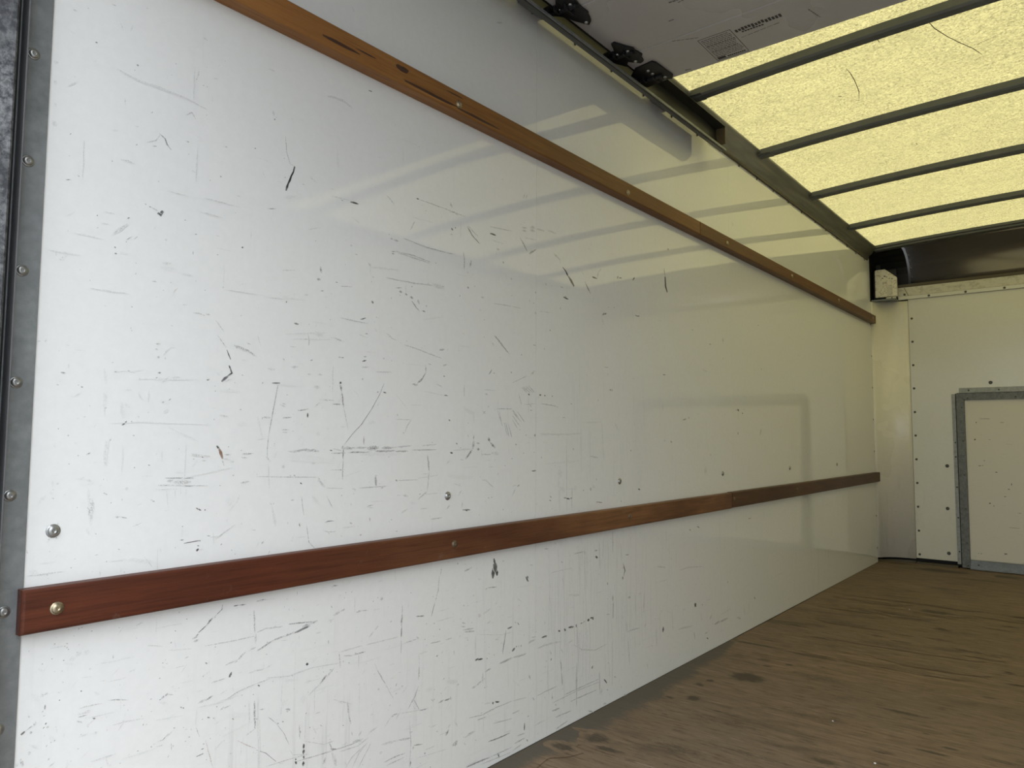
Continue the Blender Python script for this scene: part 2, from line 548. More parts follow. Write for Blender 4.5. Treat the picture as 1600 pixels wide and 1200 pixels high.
MARKS = """22,44,399,1354,400,1350;20,43,400,1324,400,1319;12,35,401,1291,402,1284;20,61,401,1263,402,1255;20,17,487,1455,493,1443;20,18,507,1458,504,1447;70,21,515,1396,519,1395;70,16,513,1386,513,1385;60,14,579,1425,580,1422;20,29,486,1377,518,1371,554,1372,595,1371,639,1364;30,20,500,1334,501,1322;30,16,620,1431,619,1420,616,1410;40,26,615,1411,617,1410;30,14,645,1424,656,1427;35,15,599,1341,610,1350,617,1340;40,11,536,1273,551,1281,558,1293;60,20,556,1295,566,1289,570,1280,578,1273;60,18,520,1263,522,1266;35,22,498,1233,509,1234,520,1232;50,26,665,1254,668,1253;25,19,614,1249,620,1247;20,26,624,1490,634,1488;40,16,545,1270,554,1272;30,19,634,1405,637,1405;20,14,646,1392,646,1382;35,24,946,1697,952,1690;20,26,753,1485,770,1487;22,45,887,1482,910,1487,935,1487,952,1481;80,21,994,1535,1004,1536;25,44,766,1409,769,1399;70,28,768,1394,772,1393;40,14,795,1369,798,1339,807,1317,816,1318;95,44,817,1316,814,1304,807,1287,799,1264;20,18,850,1307,869,1298;30,32,1414,1878,1440,1889;20,17,748,1287,753,1276;8,41,917,1383,920,1340;22,12,476,1144,492,1144;60,14,538,1172,540,1170;70,17,544,1169,549,1168;50,14,549,1168,559,1165;97,60,559,1162,563,1160,568,1167;97,70,564,1166,567,1164;75,17,511,1141,515,1143;25,37,490,1110,501,1121,513,1132;65,11,511,1106,520,1114;60,13,511,1104,512,1102;40,11,523,1111,529,1116;60,19,494,1092,496,1090;22,32,569,1080,586,1083;8,55,566,1073,596,1073;50,13,554,1047,558,1048,562,1047;20,12,589,1028,592,1038,596,1043;50,16,626,1005,636,1006,646,1003;50,23,648,1006,657,1006;85,33,711,1135,714,1137;55,17,623,1140,627,1141;30,15,666,998,683,979;35,15,670,972,688,952;90,22,689,948,693,939,697,931;90,24,694,921,697,915;97,42,697,915,700,908,693,902;97,43,693,902,687,897,681,892;38,36,702,958,714,954,730,950,747,941;20,14,688,1054,743,1055;45,17,565,946,573,947;50,17,564,938,568,937;40,19,567,925,572,925;60,21,569,899,575,899;50,17,566,890,571,892;12,37,487,900,491,876;40,15,501,896,507,896;22,10,507,896,523,899;40,14,522,899,526,898;22,34,395,934,397,931;22,34,404,936,406,932;60,22,653,892,659,894;20,32,593,892,608,894;30,10,412,1067,413,1061;35,12,698,1227,706,1228;15,17,604,1069,624,1068;20,33,574,1122,575,1117;50,18,728,964,735,962;40,15,446,1046,447,1046;40,13,525,964,526,962;10,31,503,1084,515,1085;12,29,554,1133,558,1140;12,16,541,887,639,892;55,13,760,1219,779,1223;85,33,952,1281,961,1282,974,1282;25,17,904,1281,953,1284;40,21,928,1279,936,1279;30,25,1050,1321,1073,1307;85,30,1139,1337,1147,1337;40,17,1147,1337,1248,1336,1304,1334;45,46,1250,1356,1256,1344;50,25,1247,1333,1265,1336,1280,1331;85,39,1254,1294,1260,1291;80,33,1267,1300,1270,1298;-50,34,1252,1280,1259,1279;45,21,1122,1261,1135,1283;60,33,1310,1312,1328,1294,1358,1278;35,21,1313,1314,1352,1294;85,38,1396,1313,1420,1314;35,22,1395,1331,1439,1335,1485,1339;55,26,1063,1228,1070,1228;50,30,1073,1227,1087,1227;40,20,1101,1237,1170,1231,1266,1233;60,23,1066,1200,1079,1202;60,23,1067,1196,1076,1196;40,20,1078,1203,1136,1204,1186,1199;35,23,1085,1201,1156,1198,1184,1196;45,30,1297,1247,1301,1229,1301,1201;50,47,1326,1231,1321,1212;55,40,1311,1200,1316,1197;30,52,1002,1164,1011,1155;15,36,1011,1155,1093,1163;35,26,1052,1140,1079,1140,1142,1142,1235,1150;22,112,1192,1149,1235,1145;60,56,1091,1117,1101,1114;60,45,1108,1115,1116,1110;60,53,1124,1109,1134,1108;50,60,1148,1106,1153,1097;50,26,1128,1101,1154,1079;65,25,1160,1083,1174,1082;40,28,1173,1097,1177,1094;75,47,1014,1083,1019,1079;50,36,1068,1099,1071,1097;60,47,882,1132,885,1119;55,44,874,1106,883,1106;50,23,883,1084,893,1085;35,30,847,1070,855,1071;40,15,931,1101,962,1105;20,18,795,1109,826,1115;80,27,806,1051,808,1050;25,12,769,1053,803,1055;75,29,825,1012,835,1011;40,20,858,1014,860,1014;75,24,985,1040,999,1045;32,20,935,1037,968,1035,1006,1034;60,22,998,1012,1006,1012;20,17,981,1008,1006,1004;35,22,918,995,928,992,944,989;18,79,872,999,893,995;15,23,805,989,900,1002;15,18,820,981,916,990;40,22,857,995,860,984,859,972;30,18,817,967,831,967;65,19,995,963,1004,964;80,24,992,953,1003,956;50,21,931,957,937,956;70,21,937,956,946,957;50,30,1218,998,1236,1002;40,23,1224,1001,1232,1003;15,25,1023,1027,1032,1018;25,23,1056,1020,1073,1010,1087,1006;35,20,1108,1000,1155,993,1201,984,1227,980;50,43,1416,1055,1452,1030,1476,1013;40,35,1407,1036,1414,1029;50,40,1175,961,1177,943;55,37,1177,943,1166,929,1150,916;40,21,1183,964,1195,962;40,30,1230,963,1246,967;65,31,1233,939,1239,938;55,26,1408,968,1396,954;60,25,1413,959,1419,958;60,45,1312,1162,1319,1159;50,29,1338,1169,1342,1168;50,32,1285,1137,1289,1136;40,34,1363,1145,1375,1145;50,49,1446,1250,1453,1248;40,42,1423,1279,1433,1279;80,26,781,895,798,896;90,46,936,907,939,903;25,37,820,928,837,929;35,30,858,917,867,917;28,30,882,918,893,918;22,36,770,921,787,920;22,28,1028,934,1075,936;30,27,991,941,1010,942;50,21,803,943,806,939;35,40,955,1192,959,1189;20,15,851,1200,879,1210;30,28,1047,964,1054,964;35,35,1072,963,1074,960;15,24,958,1251,979,1241;20,17,748,982,756,959;30,22,1409,1136,1487,1139;8,30,1163,1062,1236,1079;40,45,992,918,996,915;50,36,1482,966,1488,965;10,48,794,1249,822,1258;50,37,1480,1212,1486,1211;50,33,1127,1134,1131,1132;40,20,1080,1122,1099,1125;90,57,1717,1286,1732,1277,1746,1264;97,87,1746,1264,1761,1254,1776,1241;30,44,1673,1317,1703,1306,1706,1295;75,36,1873,1285,1900,1284;30,39,1816,1290,1829,1282;55,58,1833,1264,1844,1251,1864,1231;70,81,2019,1305,2029,1315;80,33,2032,1309,2049,1312;80,56,2119,1316,2134,1329;50,99,2343,1397,2350,1369;93,124,2350,1369,2353,1335,2366,1314;85,33,1720,1200,1746,1197;70,55,1728,1204,1737,1198;65,80,1930,1175,1946,1185;70,40,1941,1179,1957,1184;70,32,1965,1205,1969,1204;60,29,1998,1209,2003,1208;70,31,2133,1203,2148,1201,2166,1203;40,52,1527,1359,1548,1362;40,53,1527,1351,1548,1353;35,62,1561,1366,1586,1371;35,64,1561,1359,1586,1361;30,38,1590,1369,1631,1372;25,40,1642,1377,1688,1377;50,37,1519,1329,1533,1317,1551,1298;50,43,1558,1292,1572,1301,1594,1313;25,22,1537,1333,1590,1338;25,37,1900,1282,1909,1306,1926,1320;70,39,1654,1097,1658,1095;60,49,2564,1205,2573,1203;60,47,3238,1306,3251,1305;50,36,2713,1166,2736,1166;45,89,2847,1204,2853,1187;50,50,2844,1121,2851,1119;70,41,2326,1019,2347,1019;35,26,1940,1015,1968,1015;40,29,1958,995,1965,993;60,66,2369,1473,2382,1473;20,134,2965,1709,2976,1694;60,40,1587,1194,1591,1191;40,44,1580,1163,1582,1159;30,58,1587,1140,1591,1130;50,39,1525,1016,1530,1015;30,23,1489,938,1550,961;35,51,1569,966,1586,978;40,29,1704,1228,1720,1226;40,55,1635,1226,1637,1219;35,48,1703,1167,1709,1164;20,60,1931,1165,1938,1146;50,35,1628,1042,1631,1040;45,57,3267,1111,3280,1108;20,44,2651,1061,2695,1055;50,26,1577,1047,1592,1046;40,33,1539,1455,1532,1440;40,33,1550,1455,1543,1440;25,23,1487,1139,1528,1139;20,22,1606,1143,1658,1146;15,37,489,863,491,849;30,23,491,840,492,838;12,14,488,861,490,827;-12,48,515,850,518,825;12,49,520,847,528,840;92,24,517,813,521,816,524,819;50,17,669,884,670,882;50,17,669,875,671,874;85,34,676,780,681,774;-92,51,680,776,684,768,688,758;50,16,687,755,689,751,691,745;35,43,631,766,640,764,651,763;40,20,652,763,665,762;45,22,690,765,703,764;35,16,689,757,703,756;30,16,650,755,658,755;45,18,724,765,748,766;40,17,723,759,735,758;60,13,588,728,637,726;40,32,591,723,604,724;38,53,602,721,633,720;50,16,577,717,596,716;60,16,618,714,637,713;35,11,596,716,663,712;30,16,597,710,610,709;15,10,591,712,595,678;15,11,605,711,607,693;15,11,615,713,616,697;12,11,624,710,625,697;12,44,472,716,478,662;45,21,472,689,476,682,474,675;28,45,477,701,479,686,478,667;12,34,472,657,477,646;40,12,484,649,487,647;40,13,494,709,497,708;60,15,496,708,500,706;14,46,495,790,494,768,495,751;30,27,494,756,496,751;30,28,499,791,501,789;45,22,513,671,519,671;50,14,519,671,532,668;40,15,566,694,570,693;50,15,569,692,574,691;80,19,643,676,647,673;80,19,647,674,652,671;80,21,658,672,660,671;55,16,617,625,624,625;85,12,624,619,638,620,653,621;70,13,650,622,653,619;70,19,647,613,651,612;97,47,646,604,650,607;35,14,680,620,695,630,715,641;50,15,519,622,522,620;10,45,416,711,406,698;15,25,420,714,424,711;35,21,429,727,431,725;45,23,717,844,722,844;30,22,679,833,696,831;14,10,502,815,541,818,659,816;22,11,560,605,574,586;8,46,680,876,717,877;8,91,713,818,732,817;25,38,526,715,531,712;20,29,469,730,477,728;15,28,462,734,466,732;30,18,489,721,490,720;12,20,539,864,547,854;14,20,556,870,556,851;6,53,575,855,590,850;15,32,581,834,589,840;12,25,423,784,424,778;12,28,449,785,453,785;30,15,468,842,470,841;35,16,540,828,543,826;25,25,571,768,573,767;10,21,590,811,643,787;10,17,615,726,706,742;8,33,621,645,620,629;35,22,748,630,757,628;15,12,675,634,677,610;10,39,535,605,575,595;35,23,723,714,741,716;40,18,707,728,711,728;35,9,494,591,495,584;30,9,525,592,525,585;8,71,699,693,703,676;10,43,399,604,411,600;30,15,394,634,396,629;50,15,794,894,789,867,782,827,777,799;35,13,777,799,775,775,776,755;35,17,772,761,783,750;22,13,778,746,782,699;30,24,783,676,789,670;15,52,789,669,797,631;40,18,799,856,812,852;35,18,803,858,813,857;50,18,838,846,853,848,863,850;30,20,876,853,889,864;40,14,895,869,924,869;60,23,918,861,938,862;85,29,861,842,861,833;45,19,805,831,825,833;50,17,804,809,820,809;40,14,806,805,817,804;40,24,762,831,781,831;40,24,770,833,780,830;70,44,936,903,941,887;55,29,941,887,947,855;30,18,947,855,959,811;55,16,1053,911,1040,885,1019,854,994,823,970,802,950,781;60,29,948,777,948,752;45,19,948,752,948,710;50,31,948,779,944,771;40,19,818,769,834,768;42,39,825,768,855,771,890,769;25,26,922,773,946,768;42,52,948,773,979,774;40,40,979,774,1008,775;50,68,1008,773,1043,775;45,44,1049,773,1083,774;35,23,1083,774,1137,778;50,24,1104,773,1111,778;80,23,915,770,921,769;45,23,919,764,954,764;50,29,960,765,1028,764;50,30,1030,766,1088,767;50,34,1088,766,1125,766;40,23,1137,768,1215,768;28,23,1167,778,1215,780;8,69,987,761,1102,760;5,101,813,763,923,749;70,17,1000,798,1001,780;75,35,1253,838,1258,835;90,36,1259,761,1268,760;70,20,1033,891,1038,892;80,25,1051,892,1059,891;75,24,1236,894,1249,894;20,18,1172,900,1234,894;50,32,1134,914,1152,913;25,17,1086,835,1134,835;35,26,1134,835,1122,822,1115,808;40,24,1108,808,1113,804;50,32,1185,758,1191,720;30,24,1191,720,1186,675;35,25,1186,675,1157,658;50,42,1034,717,1036,690;40,19,1032,717,1040,715;50,34,1089,705,1096,702;35,14,1096,703,1156,702;20,18,1156,705,1221,710;40,12,754,724,839,720,888,718;40,17,888,718,894,712;30,39,888,713,905,698;30,13,909,696,950,693;35,19,989,692,1067,692;50,24,1049,688,1058,692;25,39,973,692,983,688;90,25,848,709,852,706;50,24,833,724,837,722;50,37,1342,802,1340,790;50,64,1342,789,1337,767;60,43,1336,767,1313,745;40,31,1350,783,1365,782;60,47,1353,769,1364,768;40,27,1293,744,1305,743;70,89,1395,796,1402,785;65,64,1402,785,1423,771;20,82,1414,759,1437,754;20,37,1268,766,1333,769;80,30,1279,783,1283,781;80,24,1304,625,1332,623;95,35,1312,625,1321,622;50,21,1012,652,1019,654,1029,655;35,16,1015,651,1030,649;55,20,907,629,915,631,931,630;50,31,968,624,974,621;35,17,904,614,915,610,935,609;40,15,916,608,919,606;40,17,852,684,855,662,858,647;40,16,865,628,869,605,871,595,886,581;70,22,848,633,850,626;70,24,1020,630,1021,622;35,28,1111,671,1128,667;30,22,1118,674,1125,666;30,20,910,680,926,655;10,97,1300,871,1340,853,1343,833;30,27,1305,925,1306,894;35,23,1425,869,1489,871;35,24,1430,867,1451,825;30,20,1437,865,1447,835;40,30,1457,836,1470,803;40,25,1463,836,1477,799;40,25,1473,832,1490,795;40,22,1371,862,1385,855;40,22,1385,863,1373,854;40,34,1381,906,1393,903;25,16,1375,915,1424,915;22,28,1384,694,1418,671;30,28,1258,742,1247,735;40,26,1261,640,1249,630;50,33,1396,648,1401,647;50,36,1409,649,1412,647;35,31,1300,673,1289,659;35,31,1303,646,1301,630;40,33,1453,616,1458,614;10,56,1133,654,1152,649;35,17,1164,637,1187,637;30,28,1107,632,1128,640;35,24,1197,612,1236,612;50,23,1092,594,1099,595;50,22,1078,621,1082,620;-40,29,994,595,1000,597;30,18,945,601,951,597;40,28,768,603,774,606;40,36,807,740,813,741;35,32,872,745,881,745;50,23,939,731,949,729;30,12,916,731,955,730;15,18,752,790,771,793;10,31,753,833,765,793;10,54,1011,825,1033,827;12,55,883,806,889,799;10,16,932,711,996,728;8,52,872,686,895,663;20,22,971,892,984,882;12,17,1085,891,1123,857;20,18,1270,689,1300,681;40,22,1371,755,1407,755;95,80,1420,497,1425,481;97,165,1423,485,1428,461;97,123,1419,474,1417,449;95,85,1432,468,1433,454;60,40,1288,504,1290,499;40,27,1311,480,1340,486;40,32,1454,487,1460,485;6,77,1248,707,1342,698;25,51,873,894,888,892;30,21,1235,502,1232,481;25,32,1210,919,1231,913;80,46,1557,913,1564,911;90,51,1607,913,1615,912;80,34,1629,913,1636,912;70,35,1665,913,1669,912;35,27,1614,889,1666,887,1697,883;18,40,1611,807,1705,806,1810,809;60,62,1584,806,1591,801;50,28,1565,870,1575,869;45,34,1717,855,1729,853;65,68,1972,947,1980,945;50,58,1984,950,1987,943;80,64,2380,787,2390,783;60,45,2971,916,2981,915;85,100,2988,918,3005,913;70,60,3036,905,3050,903;50,44,2475,863,2508,869;50,61,2524,877,2532,868;45,119,2988,825,2994,815;40,110,3259,842,3241,810;30,31,1857,744,1906,737;60,34,1571,709,1595,708;15,177,1701,710,1709,688;12,141,1697,662,1729,647;12,132,1773,658,1789,648;40,72,1857,649,1868,642;15,86,1870,656,1888,648;10,92,1697,688,1705,590;22,32,1737,791,1738,588;25,39,1765,658,1762,595;15,34,1811,842,1812,693;12,35,1858,838,1860,663;15,44,1925,844,1938,728;60,33,1656,637,1665,632;60,29,1652,627,1663,623;70,29,1722,628,1737,628;90,43,1735,626,1753,624;70,29,1754,624,1767,626;70,37,1821,645,1826,643;80,49,2147,632,2159,628;60,25,1891,606,1929,602;50,49,2036,601,2040,597;25,22,1491,671,1511,675;55,42,1512,670,1523,674;25,28,1507,667,1491,647;20,218,2671,688,2662,664;70,59,2521,467,2532,463;70,52,2585,473,2608,465;40,49,3085,460,3121,459;45,21,1773,467,1831,467;60,57,1828,470,1831,458;50,35,1882,463,1900,464;80,58,1887,446,1900,441;50,30,2062,430,2084,428;70,63,2048,407,2059,382,2050,364;50,44,1709,453,1721,448;25,18,1660,429,1713,429,1769,428;12,39,1819,842,1925,845;15,65,2000,846,2021,821;50,44,1547,805,1551,802;40,19,1557,931,1533,919;35,26,1516,912,1529,883;35,25,1529,930,1557,914;35,25,1536,932,1567,915;35,25,1546,934,1578,917;35,26,1557,935,1589,917;40,21,1489,869,1516,849;40,21,1493,861,1530,837;40,22,1489,855,1523,826;40,23,1489,844,1513,820;40,22,1509,866,1543,837;40,23,1496,838,1510,822;35,17,1540,884,1589,888;40,30,1564,884,1572,880;50,36,1769,766,1774,763;50,42,2096,758,2105,755;40,65,2711,736,2720,731;60,32,1759,896,1764,893;40,39,1907,913,1903,909;22,66,2322,919,2323,894;40,51,2331,791,2338,787;60,33,1503,780,1509,778;50,30,1537,757,1540,755;50,35,1582,759,1585,756;40,35,1617,747,1618,740;25,43,2270,367,2334,355;22,37,2437,331,2507,333,2628,320;7,56,1629,725,1802,730;7,228,1682,522,1745,493;40,27,1630,497,1652,495;30,43,1909,487,1913,404;30,56,1986,511,1987,443;20,44,1932,497,1929,430;20,46,2035,467,2038,407;30,40,1567,463,1580,459;65,18,697,507,696,499,683,489;70,27,681,489,669,478;75,20,669,478,655,468;60,29,655,466,650,462;45,27,646,455,657,456;50,25,644,460,654,462;80,22,718,501,727,501;70,17,727,501,743,500;38,13,667,444,702,442,764,441;15,17,603,450,645,444;25,13,570,465,596,458;75,19,669,416,673,413;90,45,717,388,714,381;90,26,718,389,716,383;40,19,764,421,752,419;35,31,745,418,727,406;35,21,727,407,705,403;40,38,723,404,729,407;30,16,681,380,707,381;35,17,766,357,735,353,706,344;35,35,659,352,673,355;65,32,672,353,685,358;20,13,660,345,706,342;55,24,596,376,602,380;65,31,602,379,607,382;40,15,607,380,616,377;10,28,591,372,608,365;70,15,628,355,631,352;60,14,632,353,635,350;50,23,699,330,706,333;40,19,706,331,718,333;70,15,675,325,681,322;70,17,685,321,691,318;60,18,722,310,725,306;50,13,514,395,527,393,544,388;28,14,473,394,482,395,506,393;25,23,472,386,489,385;50,15,473,382,485,382;75,17,493,375,497,373;40,17,471,377,479,373;22,15,522,356,541,356,570,353;30,20,537,359,542,355;18,12,485,377,526,375;85,34,399,379,404,382;40,12,404,382,416,389;45,40,414,388,418,390;50,35,410,377,413,379;35,30,407,400,409,402;35,23,431,381,434,379;22,30,421,424,426,427;35,20,426,426,431,428;13,49,457,468,465,470;14,51,465,472,474,475;40,19,471,475,473,473;12,52,476,472,484,476;8,34,450,465,466,458;60,18,593,310,602,311,610,318;45,26,582,305,584,305;40,18,591,303,602,302;40,12,615,302,616,289;40,15,610,280,613,284;50,14,657,313,663,297;30,10,648,315,649,310;-35,15,674,289,680,267,689,239;75,18,659,266,671,267;60,17,666,275,673,275;40,17,669,283,673,282;-45,11,732,270,751,256,770,244;35,36,400,346,404,335;20,35,395,342,397,336;15,30,410,362,422,353;30,39,409,350,413,351;40,23,758,487,761,446;30,31,763,445,763,428;50,28,764,328,767,278;25,12,753,331,756,286;20,10,513,315,519,297;40,18,474,337,476,336;35,12,403,493,405,491;8,44,434,367,445,356;6,58,411,433,419,415;20,30,495,352,501,352;30,15,595,426,600,424;30,14,602,430,605,428;50,17,633,495,635,493;15,13,614,464,617,451;35,11,720,364,723,355;20,28,749,417,764,422;12,14,637,372,643,360;18,18,442,425,449,424;12,30,417,465,424,458;30,19,719,252,724,250;12,33,494,413,501,407;12,11,585,345,638,339;6,37,702,284,769,294;30,16,747,272,769,280;5,88,707,317,752,309;15,10,657,346,655,313;35,13,449,489,452,489;45,23,762,502,771,502;60,21,769,503,782,502;35,21,765,447,783,450,819,447;50,19,830,449,868,445,896,442;50,23,764,414,780,419,798,426;50,25,798,426,822,429;40,39,822,428,844,432;70,34,841,430,879,437;50,65,861,437,879,440;50,29,879,440,896,443;35,41,932,446,951,451;50,37,951,451,961,454;40,29,989,442,1004,443;55,16,1004,443,1021,441;20,13,1035,439,1055,438;40,49,1056,462,1058,455;30,21,830,478,832,472;30,17,861,461,862,455;50,19,961,487,963,485;70,22,930,504,942,503;50,22,927,466,929,461;30,22,1115,436,1116,415;55,49,1115,417,1114,392;60,30,1115,392,1113,364;40,24,1114,362,1114,333;70,22,1157,404,1169,402;80,22,1167,402,1181,401;40,21,1228,481,1225,449,1216,426;60,23,1215,424,1204,395;70,24,1213,380,1214,377;50,20,1188,383,1190,381;30,27,1024,385,1037,396;35,32,1039,398,1049,404;28,18,1014,372,1106,370;30,19,1115,353,1167,355;40,21,1158,360,1168,353;45,21,1202,336,1236,335;40,20,1251,334,1274,334;95,41,871,367,877,365;35,24,948,373,953,341;25,19,951,372,1006,373;40,20,959,363,985,358;50,21,985,359,1016,359;40,22,989,363,991,359;60,23,958,352,962,352;60,21,973,347,975,345;30,16,766,357,795,359;25,16,786,362,833,354,886,357,950,351;80,18,770,354,774,351;40,17,799,354,802,352;50,17,785,405,787,403;35,28,938,345,920,332;50,37,920,335,905,323;25,24,905,323,878,307;8,46,823,348,854,342;35,19,872,334,886,333;20,18,1040,332,1049,313;40,23,1047,316,1072,279;25,19,1072,279,1095,243;25,19,1167,323,1169,296;50,24,1169,296,1167,265;40,26,1167,252,1156,231,1137,212;40,20,1153,228,1171,200;65,33,1221,304,1227,305;20,14,1358,325,1462,303;28,23,1354,324,1354,275;93,46,1354,265,1366,267;95,37,1363,264,1381,263;60,26,1395,261,1399,258;55,34,1470,313,1456,257;75,38,1475,316,1494,317;45,42,1444,237,1495,240;40,24,1422,264,1426,261;40,29,1305,363,1319,358;35,26,1302,355,1319,350;40,27,1308,345,1347,341;40,33,1313,340,1352,334;35,29,1297,330,1302,334;60,22,1325,319,1328,318;-30,59,1361,370,1375,366;25,44,1382,369,1409,377;45,31,1387,426,1399,428;50,20,1399,429,1433,426;60,27,1355,403,1360,400;14,71,1256,239,1293,231;12,73,1189,237,1214,236;35,42,1341,204,1358,204;35,35,1358,205,1381,213;30,33,1381,232,1382,205;45,32,1390,229,1412,233;55,40,1230,199,1248,202;60,28,1248,199,1273,199;50,24,1269,204,1271,195;40,18,1206,215,1215,206;40,22,1091,211,1109,210;50,24,1087,210,1096,209;25,15,1114,208,1200,196;50,21,1171,199,1200,196;80,77,1419,146,1422,151;85,38,1429,149,1445,144;25,19,1387,155,1414,151;38,25,1333,137,1379,131,1433,134,1495,133;35,29,1362,124,1397,122;35,24,1421,99,1496,90;50,32,829,296,840,292;50,21,831,292,835,289;20,32,820,310,824,306;40,27,972,271,976,244;50,21,976,244,982,224;50,10,793,292,810,276;50,10,810,276,827,253,839,229;50,18,811,276,817,273;70,19,822,276,826,274;30,10,840,220,849,207;40,19,860,259,862,232;70,30,861,248,863,242;90,42,871,221,871,213;93,48,871,211,871,204;90,31,870,204,873,191;95,42,871,189,871,181;90,28,853,200,855,197;95,38,853,195,856,190;60,10,770,242,790,230,814,206;50,13,814,206,826,200;40,11,847,209,872,201;35,12,791,206,831,204,883,199;40,16,855,194,916,189,947,187;40,21,947,187,986,185,1012,186;30,18,955,180,1002,177,1027,185;50,19,929,206,937,191;65,30,932,193,950,186;30,17,920,206,942,205;25,11,871,226,923,203;25,32,935,187,948,152;40,67,917,169,922,181;30,17,971,145,987,160,1027,176;30,18,987,138,1003,161,1023,175;30,18,1003,133,1023,158,1036,173;30,13,969,157,975,144;35,32,986,188,1014,187;35,28,1002,196,1010,203;25,24,1027,193,1052,200;30,18,1010,187,1002,180;50,18,984,212,986,201;25,50,943,177,948,153;60,58,1255,120,1265,131;30,39,1263,135,1270,142;60,86,1278,91,1294,95;50,69,1285,87,1293,98;30,32,1317,86,1323,79;60,27,1403,61,1446,58,1488,57;20,40,1062,160,1106,155;35,33,1106,155,1148,148;42,23,1071,122,1102,123,1131,122;35,18,1078,113,1130,114;30,35,1058,144,1066,144;32,23,1142,187,1147,135,1143,86;65,37,1145,104,1146,89;55,32,1324,28,1369,26,1410,23;40,22,1410,23,1496,20;35,17,1375,17,1497,8;80,48,1440,22,1446,12;50,31,1446,24,1444,9;50,27,1153,122,1155,129;50,22,1155,130,1183,124;60,30,1187,103,1192,102;22,20,1187,109,1222,109;20,15,1163,100,1263,89;30,22,1206,153,1226,153;40,29,1328,101,1356,100;30,21,1317,97,1351,98;30,28,1284,143,1295,129;20,17,1449,305,1494,304;40,28,1428,298,1440,297;30,29,1384,216,1390,212;60,25,1388,194,1391,191;50,35,1115,264,1122,264;35,30,1050,274,1055,275;25,20,1099,259,1113,262;8,102,859,303,876,304;8,95,817,308,831,307;25,15,936,285,984,263;20,23,948,279,960,270;50,20,961,229,964,227;40,18,907,245,912,241;20,18,889,249,900,229;30,19,895,269,908,269;15,23,1080,316,1098,317;12,28,770,332,777,208;14,20,775,295,779,235;50,26,768,296,776,292;40,18,774,310,786,308;30,24,1394,343,1412,347;50,36,1313,402,1310,399;40,25,1279,305,1280,295;60,26,1230,363,1233,360;20,24,1168,320,1195,321;20,31,920,438,936,439;25,23,891,420,906,420;20,20,1464,64,1496,61;10,24,1260,267,1287,268;25,24,1032,228,1039,229;25,19,1070,192,1091,211;25,19,1101,199,1114,212;80,64,1550,434,1561,420;80,68,1556,435,1559,427;60,76,2044,367,2046,354;55,56,1952,361,1958,353;60,27,1504,327,1510,323;70,34,1515,324,1523,315;80,57,1494,256,1506,262;70,44,1509,263,1514,265;50,44,1529,259,1534,263;35,44,1495,239,1554,237;35,41,1561,262,1592,266;80,47,1620,264,1644,265;80,26,1631,264,1644,262;85,51,1695,268,1706,264;85,55,1725,267,1734,259;85,57,1746,266,1772,264;80,46,1759,268,1768,261;75,57,1783,267,1789,260;75,42,1805,266,1816,266;50,30,1817,266,1834,268;85,64,1843,268,1855,268;85,33,1858,272,1877,269;90,77,1872,272,1875,265;25,42,1603,241,1653,241,1713,236;30,27,1772,214,1817,190,1885,175,1948,179;35,27,1575,274,1596,271;30,21,1495,133,1555,126;40,24,1600,118,1639,120,1691,120;40,25,1729,88,1801,88,1911,87;35,21,1668,81,1784,83,1920,78;45,25,1756,62,1825,61,1893,59;40,25,1516,41,1550,38;45,32,1506,26,1549,26;50,33,1668,61,1706,58;45,28,1683,40,1760,36;40,32,1687,8,1744,14;40,26,1496,102,1528,101;30,30,1497,10,1536,15;30,25,1597,45,1625,47;85,55,1933,79,1949,65;60,42,1949,46,1954,42;75,78,1866,126,1872,132;65,64,1661,196,1667,200;40,34,1658,223,1665,209;50,62,2078,295,2095,295;30,37,2071,191,2112,190,2153,187;75,122,2312,160,2310,144;70,44,2306,157,2318,152;90,98,2556,196,2569,184;90,108,2567,196,2564,188;50,46,2619,182,2627,179;40,90,2724,90,2781,90;40,56,2781,88,2859,90;40,73,2708,133,2686,113;80,57,2657,53,2671,47;45,51,2642,71,2666,73;22,60,2425,130,2541,120;40,76,2551,96,2555,69;40,59,2955,76,2988,61;45,55,2947,73,2964,73;60,71,3136,127,3150,115;50,54,2856,231,2864,226;45,98,1986,317,1984,298;45,53,1988,298,1985,245;22,37,1983,184,1980,47;45,48,1708,188,1712,153;50,35,1712,153,1717,115;35,32,1789,268,1791,192;45,39,1788,161,1786,39;20,33,1797,231,1794,133;50,35,1656,366,1657,350;30,55,1907,107,1911,41;30,59,1920,57,1916,38;30,46,2076,165,2085,84;80,44,1547,64,1546,46;70,31,1556,21,1561,13;50,39,1562,79,1563,75;50,44,1565,180,1572,168;50,39,1582,118,1589,110;50,50,1668,100,1670,91;50,28,1713,82,1729,80;60,35,1683,75,1687,70;30,60,2190,197,2185,183;25,51,2181,291,2177,230;30,50,2067,225,2069,190;45,30,1948,266,1967,264;50,43,1956,123,1960,119;60,32,1850,8,1867,7;40,28,1843,13,1876,0;40,37,1988,74,2004,67;40,37,2031,34,2034,30;20,72,2194,69,2204,46;20,66,2261,163,2266,105;15,57,2378,211,2383,134;15,64,2610,159,2615,118;20,49,2123,300,2125,235;15,54,1745,356,1809,346;20,36,1631,306,1638,297;20,22,1513,385,1533,373;15,16,1495,185,1528,161;25,30,1706,219,1721,203;30,25,1744,224,1768,228;30,39,2227,118,2236,111;50,52,2050,5,2064,-3;40,34,1928,9,1946,6;12,22,2331,211,2378,195;15,80,3025,112,3031,66;15,84,3078,117,3079,77;15,36,2797,114,2892,122"""


